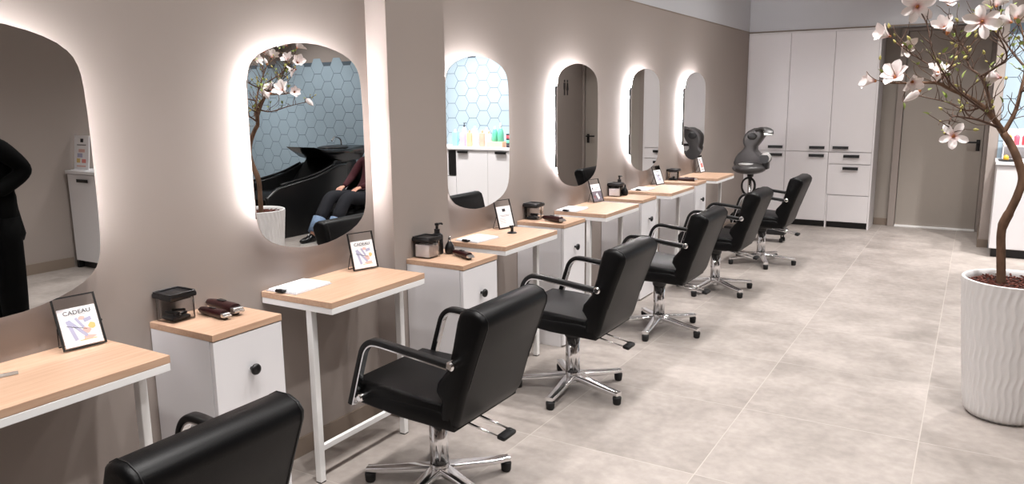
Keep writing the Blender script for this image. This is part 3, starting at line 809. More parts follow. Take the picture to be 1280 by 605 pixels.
bottle('white bottle at the back of the counter behind the apricot one', 3.72, 9.16, zc, 'b_white', 'b_white', .04, .24)
bottle('white bottle at the back of the counter behind the coral one', 3.52, 9.16, zc, 'b_white', 'b_white', .04, .22)
bm = B(); box(bm, (3.12, 8.92, zc), (3.37, 9.08, zc+.075), .004)
tag(obj('riser_box', bm, 'wood_peach'), 'low peach box carrying two green bottles on the counter', 'box')
bottle('green bottle with a white cap on the peach box, left in the mirror', 3.285, 9.0, zc+.075, 'b_green', 'b_white', .042, .17, 'round')
bottle('taller green spray bottle on the peach box, right in the mirror', 3.195, 9.0, zc+.075, 'b_green', 'b_white', .046, .18, 'spray')
for k, (m_, w_) in enumerate((('b_dk', 'dark jar at the bottom of the small jar stack on the counter'), ('b_green', 'green jar in the small jar stack on the counter'), ('b_red', 'red jar at the top of the small jar stack on the counter'))):
    bm = B(); lathe(bm, [(.030, 0), (.032, .004), (.032, .040)], c=(0, 0, 0), n=18)
    jt = thing('jar', w_, 'jar', (3.045, 8.96, zc+k*.062), group='stacked jars on the counter'); obj('jar_body', bm, m_, jt)
    bm = B(); lathe(bm, [(.033, .040), (.033, .060), (.029, .0615)], n=18); obj('jar_lid', bm, 'b_dk', jt)
# rack of yellow and red bottles seen behind the tree
t = thing('display_rack', 'white two-tier rack of yellow and red bottles on the counter', 'rack', (2.90, 9.10, zc))
bm = B(); box(bm, (-.16, -.06, 0), (.13, .10, .012), .002); box(bm, (-.16, -.06, .13), (.13, .10, .142), .002); box(bm, (-.16, .085, 0), (.13, .10, .30), .002); box(bm, (-.16, -.06, 0), (-.15, .10, .16), .002); box(bm, (.12, -.06, 0), (.13, .10, .16), .002); obj('rack_shelf', bm, 'white', t)
cols = ['b_yel', 'b_pink', 'b_red', 'b_pink']
names_ = ['yellow tube', 'pink tube left of the red one', 'red tube', 'pink tube at the right end']
for k in range(4):
    bm = B(); lathe(bm, [(.022, 0), (.024, .004), (.024, .085), (.012, .10)], n=16)
    s_ = thing('product_tube', names_[k]+' on the upper tier of the white counter rack', 'tube', (2.90-.115+k*.066, 9.10+.01, zc+.1425), group='coloured tubes on the counter rack'); obj('tube_body', bm, cols[k], s_)
    bm = B(); lathe(bm, [(.013, .098), (.013, .118)], n=12); obj('tube_cap', bm, 'b_white', s_)
t = thing('small_bowl', 'small dark tray on the counter end by the tree trunk', 'tray', (2.80, 8.88, zc))
bm = B(); lathe(bm, [(.06, 0), (.09, .004), (.10, .018), (.095, .018), (.06, .008)], n=24, capt=True); obj('tray_dish', bm, 'black', t, sm=40)
bm = B(); lathe(bm, [(.02, .006), (.026, .02), (.02, .05), (.008, .06)], c=(-.03, 0, 0), n=14); obj('tray_cap', bm, 'b_yel', t)

# ------------------------------------------------------------------ white cupboard + card by the partition (seen in the nearest mirror)
t = thing('low_cupboard', 'white low cupboard with black handle against the partition wall', 'cupboard', (4.50, 4.155, 0))
bm = B(); box(bm, (0, .02, .07), (.60, .50, .92), .002); obj('carcass', bm, 'white', t)
bm = B(); box(bm, (-.01, -.012, .921), (.61, .51, .95), .002); obj('top_slab', bm, 'white', t)
bm = B(); box(bm, (.002, 0, .075), (.598, .018, .915), .0015); d = obj('door', bm, 'white', t)
bm = B(); box(bm, (.24, -.022, .845), (.42, -.016, .875), .001); obj('handle', bm, 'black', d)
bm = B(); box(bm, (.0, .05, 0), (.56, .48, .07)); box(bm, (.57, .0, 0), (.60, .48, .07)); obj('plinth', bm, 'dryer_dk', t)
t = thing('counter_card', 'white upright card stand on the low cupboard', 'card', (4.985, 4.235, .95), math.radians(2))
R_ = Matrix.Rotation(-.12, 3, 'X')
bm = B(); box(bm, (-.13, -.003, 0), (.13, .003, .33), rot=None)
for v in bm.verts: v.co = R_ @ v.co
c_ = obj('card_panel', bm, 'paper', t)
def pq(x0, z0, x1, z1, m):
    bm = B(); box(bm, (x0, -.0045, z0), (x1, -.0035, z1))
    for v in bm.verts: v.co = R_ @ v.co
    obj('print', bm, m, c_)
pq(-.03, .265, .02, .30, 'ink'); pq(-.08, .235, .08, .245, 'inkl'); pq(-.06, .17, .05, .20, 'pink'); pq(-.02, .12, .07, .16, 'lav'); pq(.02, .07, .08, .11, 'yel'); pq(-.08, .07, -.01, .105, 'red'); pq(-.08, .03, .08, .045, 'pink')
bm = B(); box(bm, (-.13, -.035, 0), (.13, .06, .004)); obj('card_foot', bm, 'paper', t)

# ------------------------------------------------------------------ backwash units (seen in the second mirror)
def wash_unit(label, x, low=False):
    t = thing('wash_unit', label, 'wash chair', (x, 0, 0), group='black wash units by the tiles')
    # bowl: pointed front shell
    pr = [(6.88 if not low else 7.36, 1.02), (7.05 if not low else 7.40, .985), (7.45, .97), (7.78, 1.00), (7.80, .94), (7.70, .82), (7.35 if not low else 7.45, .80), (7.10 if not low else 7.38, .88)]
    bm = B(); prism(bm, pr, 'x', -.27, .27, .03, 3); bw = obj('wash_bowl', bm, 'basin', t, sm=45)
    bm = B(); ell(bm, (0, 7.58 if low else 7.45, .985), (.19, .15 if low else .22, .03)); obj('bowl_hollow', bm, 'dryer_dk', bw)
    bm = B(); tube(bm, spline([(.1, 7.72, .98), (.1, 7.70, 1.08), (.1, 7.60, 1.11), (.1, 7.54, 1.06)], 5), .012, 10); obj('tap', bm, 'chrome', bw, sm=40)
    bm = B(); box(bm, (-.16, 7.35, 0), (.16, 7.72, .84), .03); obj('pedestal', bm, 'wash_plinth', t, sm=45)
    pr = [(6.05, .30), (6.05, .47), (6.25, .53), (6.75, .50), (6.92, .56), (7.22, .86), (7.34, .84), (7.30, .74), (7.05, .36), (6.9, .28)] if not low else [(6.62, .16), (6.60, .30), (6.68, .33), (7.02, .30), (7.12, .36), (7.28, .86), (7.38, .84), (7.36, .70), (7.25, .20), (7.1, .14)]
    bm = B(); prism(bm, pr, 'x', -.27, .27, .04, 3); obj('recliner_seat', bm, 'leather', t, sm=45)
    for s in (-1, 1):
        pr = [(6.10, .0), (6.02, .50), (6.20, .60), (6.80, .68), (7.20, .80), (7.35, .80), (7.35, .0)] if not low else [(6.95, .0), (6.95, .52), (7.05, .60), (7.20, .80), (7.38, .80), (7.38, .0)]
        bm = B(); prism(bm, pr, 'x', s*.275, s*.33, .02, 3); obj('side_panel', bm, 'wash_plinth', t, sm=45)
        bm = B(); tube(bm, spline([(s*.30, 6.25, .622), (s*.30, 6.8, .70), (s*.30, 7.15, .80)] if not low else [(s*.30, 6.98, .57), (s*.30, 7.08, .66), (s*.30, 7.2, .82)], 6), .014, 8); obj('arm_rail', bm, 'leather_arm', t)
    return t
wash_unit('black wash unit with bowl standing left of the seated person', 4.80)
wash_unit('black wash unit on which the person in jeans sits', 3.86, True)

# ------------------------------------------------------------------ people
def skin_obj(name, verts, edges, radii, m, parent, lv=2, extra=None):
    me = bpy.data.meshes.new(name); me.from_pydata([tuple(v) for v in verts], edges, [])
    o = bpy.data.objects.new(name, me); COL.objects.link(o)
    md = o.modifiers.new('skin', 'SKIN'); md.use_smooth_shade = True
    for i, r in enumerate(radii):
        rr = r if isinstance(r, tuple) else (r, r)
        me.skin_vertices[0].data[i].radius = rr
        me.skin_vertices[0].data[i].use_root = (i == 0)
    s = o.modifiers.new('sub', 'SUBSURF'); s.levels = lv; s.render_levels = lv
    dg = bpy.context.evaluated_depsgraph_get(); dg.update()
    nm = bpy.data.meshes.new_from_object(o.evaluated_get(dg))
    bpy.data.objects.remove(o)
    nm.materials.clear(); nm.materials.append(M[m])
    for p in nm.polygons: p.use_smooth = True
    o2 = bpy.data.objects.new(name, nm); COL.objects.link(o2); o2.parent = parent
    return o2

def fuse(parts, name='body'):
    """one continuous figure: torso, head, hands in a single mesh"""
    bm = bmesh.new(); mats = []
    for o in parts:
        idx = []
        for m in o.data.materials:
            if m not in mats: mats.append(m)
            idx.append(mats.index(m))
        b2 = bmesh.new(); b2.from_mesh(o.data)
        for f in b2.faces: f.material_index = idx[min(f.material_index, len(idx)-1)]
        tmp = bpy.data.meshes.new('tmp'); b2.to_mesh(tmp); b2.free(); bm.from_mesh(tmp); bpy.data.meshes.remove(tmp)
    par = parts[0].parent
    for o in parts: bpy.data.objects.remove(o)
    me = bpy.data.meshes.new(name); bm.to_mesh(me); bm.free()
    for m in mats: me.materials.append(m)
    o = bpy.data.objects.new(name, me); COL.objects.link(o); o.parent = par
    return o

def head(bm, c, R, s=1.0):
    """face looks along R @ +y"""
    vs = ell(bm, (0, 0, 0), (.074*s, .092*s, .115*s), 20, 16)
    for v in vs:
        if v.co.z < 0 and v.co.y < 0: v.co.y *= .8
        if v.co.z < -.05*s: v.co.x *= .82
    vs += ell(bm, (0, .094*s, -.012*s), (.012*s, .018*s, .024*s), 10, 8)
    vs += ell(bm, (0, .084*s, -.058*s), (.024*s, .010*s, .008*s), 10, 6)
    for q in (-1, 1):
        vs += ell(bm, (q*.074*s, -.005*s, -.005*s), (.010*s, .022*s, .032*s), 10, 8)
        vs += ell(bm, (q*.030*s, .082*s, .012*s), (.013*s, .008*s, .008*s), 10, 6, mi=1)
    for v in vs: v.co = R @ v.co + Vector(c)

def hand(parent, wrist, d, up, m='skin', s=1.0):
    """a slightly curled hand: palm then five fingers as separate skinned chains"""
    d = Vector(d).normalized(); up = Vector(up); up = (up-d*up.dot(d)).normalized(); side = d.cross(up)
    w = Vector(wrist)
    V = [w, w+d*.045*s, w+d*.085*s]; E = [(0, 1), (1, 2)]; Rr = [(.019*s, .017*s), (.032*s, .015*s), (.036*s, .012*s)]
    for k, (o, L) in enumerate(((-.030, .062), (-.010, .072), (.010, .068), (.029, .052))):
        b = len(V)
        V += [w+d*.088*s+side*o*s, w+d*(.088+L*.5)*s+side*o*1.05*s-up*.008*s, w+d*(.088+L*.85)*s+side*o*1.05*s-up*.028*s]
        E += [(2, b), (b, b+1), (b+1, b+2)]; Rr += [.0095*s, .0085*s, .007*s]
    b = len(V)
    V += [w+d*.035*s-side*.034*s, w+d*.065*s-side*.056*s-up*.008*s, w+d*.090*s-side*.058*s-up*.02*s]; E += [(1, b), (b, b+1), (b+1, b+2)]; Rr += [.012*s, .010*s, .008*s]
    return skin_obj('hand', V, E, Rr, m, parent, 1)

# standing person in black
t = thing('person', 'standing person in black clothing with long dark hair seen in the nearest mirror', 'person', (3.08, 2.53, 0), PI/2)
# local -x is forward; bending slightly over with the elbows drawn back
V = [(.0, 0, .96), (.0, 0, 1.10), (-.03, 0, 1.25), (-.07, 0, 1.35), (-.15, 0, 1.43),
     (0, .10, .91), (-.03, .105, .50), (.02, .105, .11), (0, -.10, .91), (-.03, -.10, .50), (.02, -.105, .11),
     (-.04, .165, 1.345), (.14, .20, 1.16), (-.06, .17, 1.02), (-.04, -.165, 1.345), (.14, -.20, 1.16), (-.06, -.17, 1.02)]
E_ = [(0, 1), (1, 2), (2, 3), (3, 4), (0, 5), (5, 6), (6, 7), (0, 8), (8, 9), (9, 10), (3, 11), (11, 12), (12, 13), (3, 14), (14, 15), (15, 16)]
Rr = [(.15, .12), (.125, .105), (.15, .115), (.12, .085), (.055, .055), (.10, .10), (.074, .074), (.060, .060), (.10, .10), (.074, .074), (.060, .060), (.07, .07), (.064, .064), (.045, .045), (.07, .07), (.064, .064), (.045, .045)]
bd = [skin_obj('body', V, E_, Rr, 'cloth', t)]
bm = B(); lathe(bm, [(.18, .70), (.195, .74), (.165, .90), (.155, 1.02), (.165, 1.15), (.17, 1.25), (.14, 1.33)], n=24)
for v in bm.verts: v.co.x = v.co.x*.80+.0
obj('tunic', bm, 'cloth', t, sm=60)
RH = Matrix.Rotation(PI/2, 3, 'Z') @ Matrix.Rotation(-.45, 3, 'X')
bm = B(); head(bm, (-.235, 0, 1.525), RH); tube(bm, [(-.13, 0, 1.40), (-.22, 0, 1.50)], [.052, .050], 14); bd.append(obj('head', bm, ['skin', 'black'], t))
bm = B(); ell(bm, (-.213, 0, 1.578), (.106, .094, .096), 20, 14)
for k in range(7):
    a = -1.2+k*.4
    tube(bm, spline([(.05*math.cos(a)-.20, .085*math.sin(a), 1.565), (.085*math.cos(a)-.18, .10*math.sin(a), 1.47), (.085*math.cos(a)-.12, .115*math.sin(a), 1.38), (.08*math.cos(a)-.08, .11*math.sin(a), 1.29)], 4), [.035, .037, .039, .04, .041, .042, .042, .041, .04, .036, .03, .022, .012], 8)
obj('hair', bm, 'hair', t)
bd += [hand(t, (-.06, .17, 1.02), (-1, -.3, -.15), (0, 0, 1)), hand(t, (-.06, -.17, 1.02), (-1, .3, -.15), (0, 0, 1))]; fuse(bd)
for sd in (-1, 1):
    bm = B(); ell(bm, (-.05, sd*.105, .05), (.13, .045, .05))
    for v in bm.verts: v.co.z = max(.002, v.co.z)
    obj('shoe', bm, 'shoe', t)
    bm = B(); lathe(bm, [(.066, .05), (.070, .10), (.080, .30), (.088, .50), (.092, .72), (.09, .86)], c=(.005, sd*.105, 0), n=18); obj('trouser_leg', bm, 'cloth', t)

# seated person on the wash unit, feet towards -y
t = thing('person', 'seated person in dark jeans with light cuffs and black shoes on a wash unit', 'person', (3.86, 0, 0))
V = [(0, 6.96, .44), (0, 7.04, .57), (0, 7.12, .74), (0, 7.17, .87), (0, 7.19, .94)]
V += [(.10, 6.90, .43), (.12, 6.52, .49), (.11, 6.26, .20), (-.10, 6.90, .43), (-.12, 6.52, .49), (-.11, 6.30, .20)]
V += [(.165, 7.12, .85), (.215, 6.98, .66), (.13, 6.76, .585), (-.165, 7.12, .85), (-.215, 6.98, .66), (-.13, 6.76, .585)]
Rr = [(.14, .10), (.12, .09), (.14, .095), (.11, .08), (.05, .05), (.09, .09), (.066, .066), (.05, .05), (.09, .09), (.066, .066), (.05, .05), (.06, .06), (.05, .05), (.032, .032), (.06, .06), (.05, .05), (.032, .032)]
bd = [skin_obj('body', V, E_, Rr, 'burg', t)]
V = [(0, 6.97, .44), (.10, 6.90, .435), (.12, 6.52, .495), (.112, 6.31, .24), (-.10, 6.90, .435), (-.12, 6.52, .495), (-.112, 6.34, .24)]
skin_obj('jeans', V, [(0, 1), (1, 2), (2, 3), (0, 4), (4, 5), (5, 6)], [(.155, .115), .102, .082, .075, .102, .082, .075], 'jeans', t)
for s, fy in ((1, 6.17), (-1, 6.21)):
    fx = s*.11
    bm = B(); tube(bm, [(s*.113, fy+.15, .27), (fx, fy+.10, .19), (fx, fy+.055, .11)], [.074, .076, .079], 16); obj('jeans_cuff', bm, 'cuff', t)
    bm = B(); tube(bm, [(fx, fy+.07, .18), (fx, fy+.03, .08)], [.042, .038], 12); bd.append(obj('ankle', bm, 'skin', t))
    bm = B(); vs = ell(bm, (fx, fy-.04, .055), (.046, .135, .055), 18, 12)
    for v in vs:
        v.co.z = max(.018, v.co.z)
        if v.co.y < fy-.04: v.co.z = .018+(v.co.z-.018)*.72
    sh = obj('shoe', bm, 'shoe', t)
    bm = B(); prism(bm, [(fx+.046*math.cos(2*PI*i/20), fy-.04+.137*math.sin(2*PI*i/20)) for i in range(20)], 'z', 0, .018); obj('sole', bm, 'sole', sh)
bd += [hand(t, (.13, 6.76, .585), (-.15, -1, -.25), (0, 0, 1)), hand(t, (-.13, 6.76, .585), (.15, -1, -.25), (0, 0, 1))]
bm = B(); head(bm, (0, 7.20, 1.05), Matrix.Rotation(PI, 3, 'Z') @ Matrix.Rotation(.1, 3, 'X')); tube(bm, [(0, 7.18, .90), (0, 7.20, 1.0)], [.052, .050], 14); bd.append(obj('head', bm, ['skin', 'black'], t)); fuse(bd)
bm = B(); ell(bm, (0, 7.225, 1.075), (.085, .095, .105), 20, 14); obj('hair', bm, 'hair', t)

# ------------------------------------------------------------------ magnolia in a white pot
PX, PY = 2.712, 4.42
TS = Vector((0, -.06, 0))
tree = thing('potted_magnolia', 'tall magnolia with pale pink blossoms in a white wavy ribbed pot', 'potted tree', (PX, PY, 0))
def W(p): return Vector(p) + TS - Vector((PX, PY, 0))
bm = B()
NA, NZ = 320, 60; HP = .69
def rad(f): return .164+(.228-.164)*f**.85 - (.022*(1-f/.05)**2 if f < .05 else 0)
rings = []
for j in range(NZ+1):
    f = j/NZ; ring = []
    for i in range(NA):
        a = 2*PI*i/NA
        wav = a + .024*math.sin(f*30+.9*math.sin(a*2)) + .014*math.sin(f*13+a)
        rr = 1-abs(math.sin(wav*20)) 
        amp = .006*min(1, (1-f)/.015+.2)
        ring.append(bm.verts.new(((rad(f)+amp*(rr-.35))*math.cos(a), (rad(f)+amp*(rr-.35))*math.sin(a), f*HP)))
    rings.append(ring)
for r, z in ((.229, HP+.003), (.224, HP+.006), (.214, HP+.004), (.210, HP-.02), (.206, HP-.05)):
    rings.append([bm.verts.new((r*math.cos(2*PI*i/NA), r*math.sin(2*PI*i/NA), z)) for i in range(NA)])
for A, C in zip(rings, rings[1:]):
    for i in range(NA):
        f = bm.faces.new((A[i], A[(i+1) % NA], C[(i+1) % NA], C[i])); f.smooth = True
bm.faces.new(rings[0][::-1])
pot = obj('pot', bm, 'pot', tree); pot.location = (.018, -.055, 0)
bm = B(); lathe(bm, [(.205, HP-.06), (.205, HP-.028), (.1, HP-.022), (.01, HP-.02)], n=40); obj('soil', bm, 'soil', pot)
bm = B()
for k in range(420):
    a = random.uniform(0, 2*PI); r = .196*math.sqrt(random.random()); l = random.uniform(.008, .022)
    rot = Matrix.Rotation(random.uniform(0, PI), 3, 'Z') @ Matrix.Rotation(random.uniform(-.5, .5), 3, 'Y')
    c = (r*math.cos(a), r*math.sin(a), HP-.020+random.uniform(-.003, .006))
    box(bm, (c[0]-l/2, c[1]-.004, c[2]-.0025), (c[0]+l/2, c[1]+.004, c[2]+.0025), rot=rot)
mu = obj('mulch', bm, 'mulch', pot); mu['kind'] = 'stuff'

BR = {
'trunk': [(2.673, 4.42, 0.63), (2.670, 4.42, 0.676), (2.657, 4.41, 0.813), (2.649, 4.4, 0.937), (2.674, 4.39, 1.027), (2.696, 4.38, 1.103), (2.708, 4.38, 1.184), (2.684, 4.38, 1.266), (2.649, 4.39, 1.341), (2.615, 4.4, 1.393)],
'b1': [(2.615, 4.4, 1.393), (2.574, 4.37, 1.454), (2.519, 4.33, 1.518), (2.45, 4.3, 1.568), (2.388, 4.28, 1.598), (2.326, 4.27, 1.629), (2.252, 4.26, 1.631), (2.147, 4.27, 1.633), (2.085, 4.28, 1.642)],
'b2': [(2.574, 4.37, 1.454), (2.541, 4.4, 1.566), (2.5, 4.44, 1.658), (2.449, 4.48, 1.706), (2.425, 4.52, 1.785), (2.381, 4.52, 1.86), (2.346, 4.5, 1.964)],
'b3': [(2.615, 4.4, 1.393), (2.652, 4.42, 1.49), (2.667, 4.45, 1.584), (2.678, 4.5, 1.696), (2.666, 4.55, 1.811), (2.629, 4.6, 1.947)],
'b4': [(2.548, 4.36, 1.484), (2.479, 4.2, 1.539), (2.398, 4.1, 1.612), (2.35, 4.05, 1.683), (2.304, 4.05, 1.776), (2.275, 4.08, 1.884), (2.237, 4.1, 1.952)],
'b5': [(2.6, 4.39, 1.416), (2.515, 4.25, 1.457), (2.444, 4.15, 1.474), (2.404, 4.08, 1.476), (2.398, 4.05, 1.433), (2.414, 4.055, 1.401)],
'b6': [(2.388, 4.28, 1.598), (2.359, 4.3, 1.659), (2.305, 4.32, 1.702), (2.238, 4.35, 1.747), (2.181, 4.36, 1.788), (2.131, 4.37, 1.829)],
'b7': [(2.5, 4.44, 1.658), (2.558, 4.35, 1.699), (2.595, 4.3, 1.74), (2.561, 4.22, 1.816), (2.52, 4.2, 1.865), (2.49, 4.205, 1.888)],
'b8': [(2.326, 4.27, 1.629), (2.351, 4.4, 1.676), (2.387, 4.45, 1.761), (2.39, 4.5, 1.815), (2.330, 4.5, 1.870)],
'b9': [(2.678, 4.5, 1.696), (2.734, 4.6, 1.792), (2.786, 4.65, 1.886), (2.818, 4.7, 1.981)],
'b10': [(2.667, 4.45, 1.584), (2.737, 4.35, 1.619), (2.817, 4.3, 1.687), (2.848, 4.25, 1.77)],
'b11': [(2.519, 4.33, 1.518), (2.454, 4.4, 1.499), (2.37, 4.5, 1.537), (2.276, 4.55, 1.561), (2.206, 4.6, 1.578)],
'b12': [(2.678, 4.5, 1.696), (2.612, 4.65, 1.791), (2.565, 4.75, 1.885), (2.541, 4.8, 2.009)],
}
tips = []          # (position, direction) for buds and leaves
for n, pts in BR.items():
    pts = [W(p) for p in pts]
    sp = spline(pts, 5); N = len(sp)
    bm = B()
    if n == 'trunk':
        rr = [.0205-.004*i/(N-1)+(.003 if 16 <= i <= 19 else 0) for i in range(N)]
        tube(bm, sp, rr, 12); obj('trunk', bm, 'bark', tree); continue
    r0 = {'b1': .0155, 'b3': .011, 'b2': .009, 'b5': .007}.get(n, .006)
    rr = [max(.0028, r0*(1-.8*i/(N-1))) for i in range(N)]
    tube(bm, sp, rr, 8)
    # knobbly side twigs
    for i in range(3, N-1):
        if random.random() < .85:
            p = sp[i]; dirn = (sp[i+1]-sp[i]).normalized()
            side = Vector((random.uniform(-1, 1), random.uniform(-1, 1), random.uniform(-.25, 1))).normalized()
            d = (dirn*.55+side*.8).normalized(); L = random.uniform(.05, .17)
            q = [p]
            for s in range(4):
                d = (d+Vector((random.uniform(-.45, .45), random.uniform(-.45, .45), random.uniform(-.15, .4)))).normalized(); q.append(q[-1]+d*L/4)
            tube(bm, spline(q, 2), [.0026-.0014*k/8 for k in range(9)], 6)
            tips.append((q[-1], d)); 
            if random.random() < .6: tips.append((q[2], (side+Vector((0, 0, .3))).normalized()))
    obj('branch', bm, 'twig' if n not in ('b1', 'b3') else 'bark', tree)

def leafmesh(bm, p, d, L, w):
    d = d.normalized(); up = Vector((random.uniform(-.4, .4), random.uniform(-.4, .4), 1)); side = d.cross(up).normalized(); up = side.cross(d)
    rows = []
    for k in range(5):
        t_ = k/4; ww = w*math.sin(PI*(.08+.92*t_)**.8)*(.98 if k < 4 else .05)
        c = p+d*L*t_-up*.25*L*t_*t_
        rows.append([bm.verts.new(c-side*ww+up*ww*.3), bm.verts.new(c), bm.verts.new(c+side*ww+up*ww*.3)])
    for A, C in zip(rows, rows[1:]):
        for j in range(2):
            f = bm.faces.new((A[j], A[j+1], C[j+1], C[j])); f.smooth = True
random.shuffle(tips)
nb = nl = 0
for k, (p, d) in enumerate(tips):
    if k % 2 == 0 and nb < 60:
        bm = B(); L = random.uniform(.014, .026); r = L*.30
        tube(bm, [p, p+d*L*.3, p+d*L*.65, p+d*L], [r*.5, r, r*.75, r*.12], 8); obj('bud', bm, 'bud', tree); nb += 1
    elif nl < 70:
        bm = B(); leafmesh(bm, p, d, random.uniform(.022, .042), random.uniform(.006, .011)); obj('leaf', bm, 'leaf', tree); nl += 1
        if nl % 3 == 0: 
            bm = B(); leafmesh(bm, p, Vector((-d.y, d.x, d.z+.2)), random.uniform(.02, .035), .008); obj('leaf', bm, 'leaf', tree)

CAM = Vector((2.5073, 0, 1.5773))
def flower(c, r, face, seed, n=6, openness=1.0):
    """petals around axis 'face'"""
    rnd = random.Random(seed)
    ax = Vector(face).normalized(); u = ax.orthogonal().normalized(); v = ax.cross(u)
    c = W(c); rot0 = rnd.uniform(0, 2*PI)
    bm = B()
    for k in range(5): ell(bm, c+ax*(.004*k)+u*rnd.uniform(-.003, .003), (.007-.0008*k, .007-.0008*k, .006), 10, 6)
    st = obj('blossom', bm, 'stamen', tree)
    for k in range(n):
        a = rot0+2*PI*k/n+rnd.uniform(-.18, .18); d = u*math.cos(a)+v*math.sin(a); s = ax.cross(d)
        L = r*rnd.uniform(.88, 1.12); wd = L*rnd.uniform(.29, .36); lift = (1-openness)*1.3+rnd.uniform(-.05, .25)
        bm = B(); rows = []; m_ = 9
        along = []
        for i in range(m_):
            t_ = i/(m_-1); ww = wd*(math.sin(PI*min(1, (.10+.90*t_)))**.62)*(.42+.75*t_)*1.05
            if i == m_-1: ww = wd*.08
            # curve: rises then opens outward
            el = lift + .55*(1-t_) - .25*t_*openness
            if i == 0: P = c + d*.003
            else: P = P + (d*math.cos(el)+ax*math.sin(el))*(L/(m_-1))
            nrm = ax*math.cos(el)-d*math.sin(el)
            row = []
            for j in range(5):
                q = (j-2)/2
                row.append(bm.verts.new(P+s*ww*q+nrm*ww*.32*q*q+nrm*rnd.uniform(-.0012, .0012))); along.append(t_)
            rows.append(row)
        for A, C in zip(rows, rows[1:]):
            for j in range(4):
                f = bm.faces.new((A[j], A[j+1], C[j+1], C[j])); f.smooth = True
        me_o = obj('petal', bm, 'petal', st)
        at = me_o.data.attributes.new('along', 'FLOAT', 'POINT')
        at.data.foreach_set('value', along)
toc = lambda p: (CAM-Vector(p)).normalized()
FL = [((2.486, 4.2, 1.895), .080, (0, -1, -.06), 6, 1.0), ((2.229, 4.1, 1.968), .076, (.1, -1, -.25), 6, 1.0), ((2.335, 4.5, 2.005), .066, (.1, -.6, .8), 6, .75),
      ((2.327, 4.5, 1.889), .060, (-.2, -.7, .6), 6, .6), ((2.100, 4.37, 1.861), .066, (-.8, -.5, .3), 6, .55), ((2.150, 4.4, 1.818), .060, (.5, -.4, -.2), 6, .6),
      ((2.058, 4.28, 1.645), .058, (-.7, -.4, .1), 6, .5), ((2.150, 4.26, 1.655), .066, (-.2, -.6, .5), 6, .7), ((2.222, 4.2, 1.640), .050, (.3, -.6, -.3), 6, .6),
      ((2.322, 4.3, 1.665), .056, (.1, -.5, .8), 6, .6), ((2.419, 4.05, 1.392), .066, (-.05, -1, .15), 5, 1.0),
      ((2.62, 4.6, 1.93), .06, (.2, .5, .7), 6, .7), ((2.82, 4.7, 1.985), .07, (.4, .4, .6), 6, .8), ((2.85, 4.25, 1.775), .065, (.6, -.4, .5), 6, .8), ((2.54, 4.8, 2.01), .065, (-.2, .6, .7), 6, .7),
      ((2.36, 4.42, 1.66), .058, (-.6, .5, .3), 6, .7), ((2.60, 4.40, 1.90), .06, (-.8, .3, .4), 6, .7), ((2.58, 4.42, 1.65), .058, (-.8, .2, .2), 6, .7)]
for k, (c, r, f, n, op) in enumerate(FL): flower(c, r*(1.0 if op >= .95 else 1.22), f, 100+k, n, op)
# closed pale bud on the lower left
def pale_bud(c, d, L):
    bm = B(); c = W(c); d = Vector(d).normalized(); r = L*.24
    tube(bm, spline([c, c+d*L*.35, c+d*L*.7, c+d*L], 4), [r*.45, r*.75, r*.95, r, r, r*.98, r*.92, r*.82, r*.7, r*.55, r*.38, r*.22, r*.08], 10)
    o = obj('closed_blossom', bm, 'petal', tree); at = o.data.attributes.new('along', 'FLOAT', 'POINT'); at.data.foreach_set('value', [min(1, .3+.7*(i//10)/12) for i in range(len(o.data.vertices))])
    bm = B(); tube(bm, [c-d*.012, c, c+d*L*.22], [.004, .009, .010], 8); obj('calyx', bm, 'stamen', o)
pale_bud((2.235, 4.58, 1.592), (-.8, .0, -.6), .085)
pale_bud((2.35, 4.3, 1.86), (.3, -.1, .9), .05)

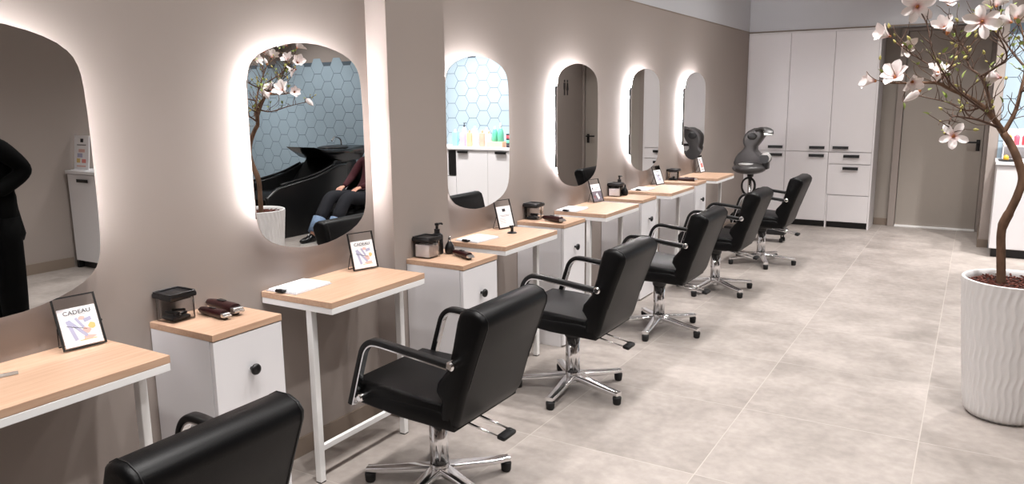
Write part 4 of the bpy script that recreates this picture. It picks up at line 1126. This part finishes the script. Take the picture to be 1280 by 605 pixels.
# ------------------------------------------------------------------ lights: ceiling spots and added fill spots
def spot(x, y, power, size=75, blend=.7, rad=.05, z=3.4, col=(1, .972, .95), tx=None, ty=None):
    l = bpy.data.lights.new('ceiling_or_fill_spot', 'SPOT'); l.energy = power; l.spot_size = math.radians(size); l.spot_blend = blend; l.shadow_soft_size = rad; l.color = col
    o = bpy.data.objects.new('ceiling_or_fill_spot', l); COL.objects.link(o); o.location = (x, y, z)
    d = Vector(((tx if tx is not None else x)-x, (ty if ty is not None else y)-y, -z)); o.rotation_euler = d.to_track_quat('-Z', 'Y').to_euler()
for y in (.4, 1.7, 3.0, 4.3, 5.6, 6.9, 8.3): spot(1.15, y, 95, 70); spot(1.25, y-.5, 62, 140, 1.0)  # the wide second spot of each pair is added fill for the wall
for y in (-.2, 1.8, 3.8, 5.8, 7.8): spot(2.9, y, 150, 120, 1.0)
spot(3.3, 8.15, 300, 70, ty=9.2); spot(4.0, 8.1, 300, 70, ty=9.2)
for y in (2.0, 5.5): spot(4.3, y, 70, 80)
for x in (5.4, 7.2): spot(x, 6.6, 170, 85, ty=7.6)
spot(7.2, 3.5, 60, 90); spot(2.0, 8.9, 90, 110, 1.0)  # the last, wide spot is added to brighten the door recess

w = bpy.data.worlds.new('World'); S.world = w; w.use_nodes = True
w.node_tree.nodes['Background'].inputs[0].default_value = (.8, .8, .8, 1); w.node_tree.nodes['Background'].inputs[1].default_value = .0

# ------------------------------------------------------------------ camera
cam = bpy.data.cameras.new('Camera'); co = bpy.data.objects.new('Camera', cam); COL.objects.link(co); S.camera = co
cam.sensor_fit = 'HORIZONTAL'; cam.sensor_width = 36; cam.lens = 963.5338/1280*36; cam.clip_start = .05
pt, yw, rl = .1835, .5404, -.011
fw = Vector((-math.sin(yw)*math.cos(pt), math.cos(yw)*math.cos(pt), -math.sin(pt)))
r = Vector((math.cos(yw), math.sin(yw), 0)); up = r.cross(fw)
r2 = r*math.cos(rl)+up*math.sin(rl); u2 = -r*math.sin(rl)+up*math.cos(rl)
co.matrix_world = Matrix(((r2.x, u2.x, -fw.x, CAM.x), (r2.y, u2.y, -fw.y, CAM.y), (r2.z, u2.z, -fw.z, CAM.z), (0, 0, 0, 1)))

vs = S.view_settings; S.display_settings.display_device = 'sRGB'
vs.view_transform = 'Standard'; vs.look = 'None'; vs.gamma = 1; vs.exposure = .55; vs.use_curve_mapping = False
c = S.cycles
c.use_denoising = True; c.max_bounces = 8; c.diffuse_bounces = 4; c.glossy_bounces = 5; c.transmission_bounces = 8; c.transparent_max_bounces = 8
c.caustics_reflective = False; c.caustics_refractive = False; c.sample_clamp_indirect = 6
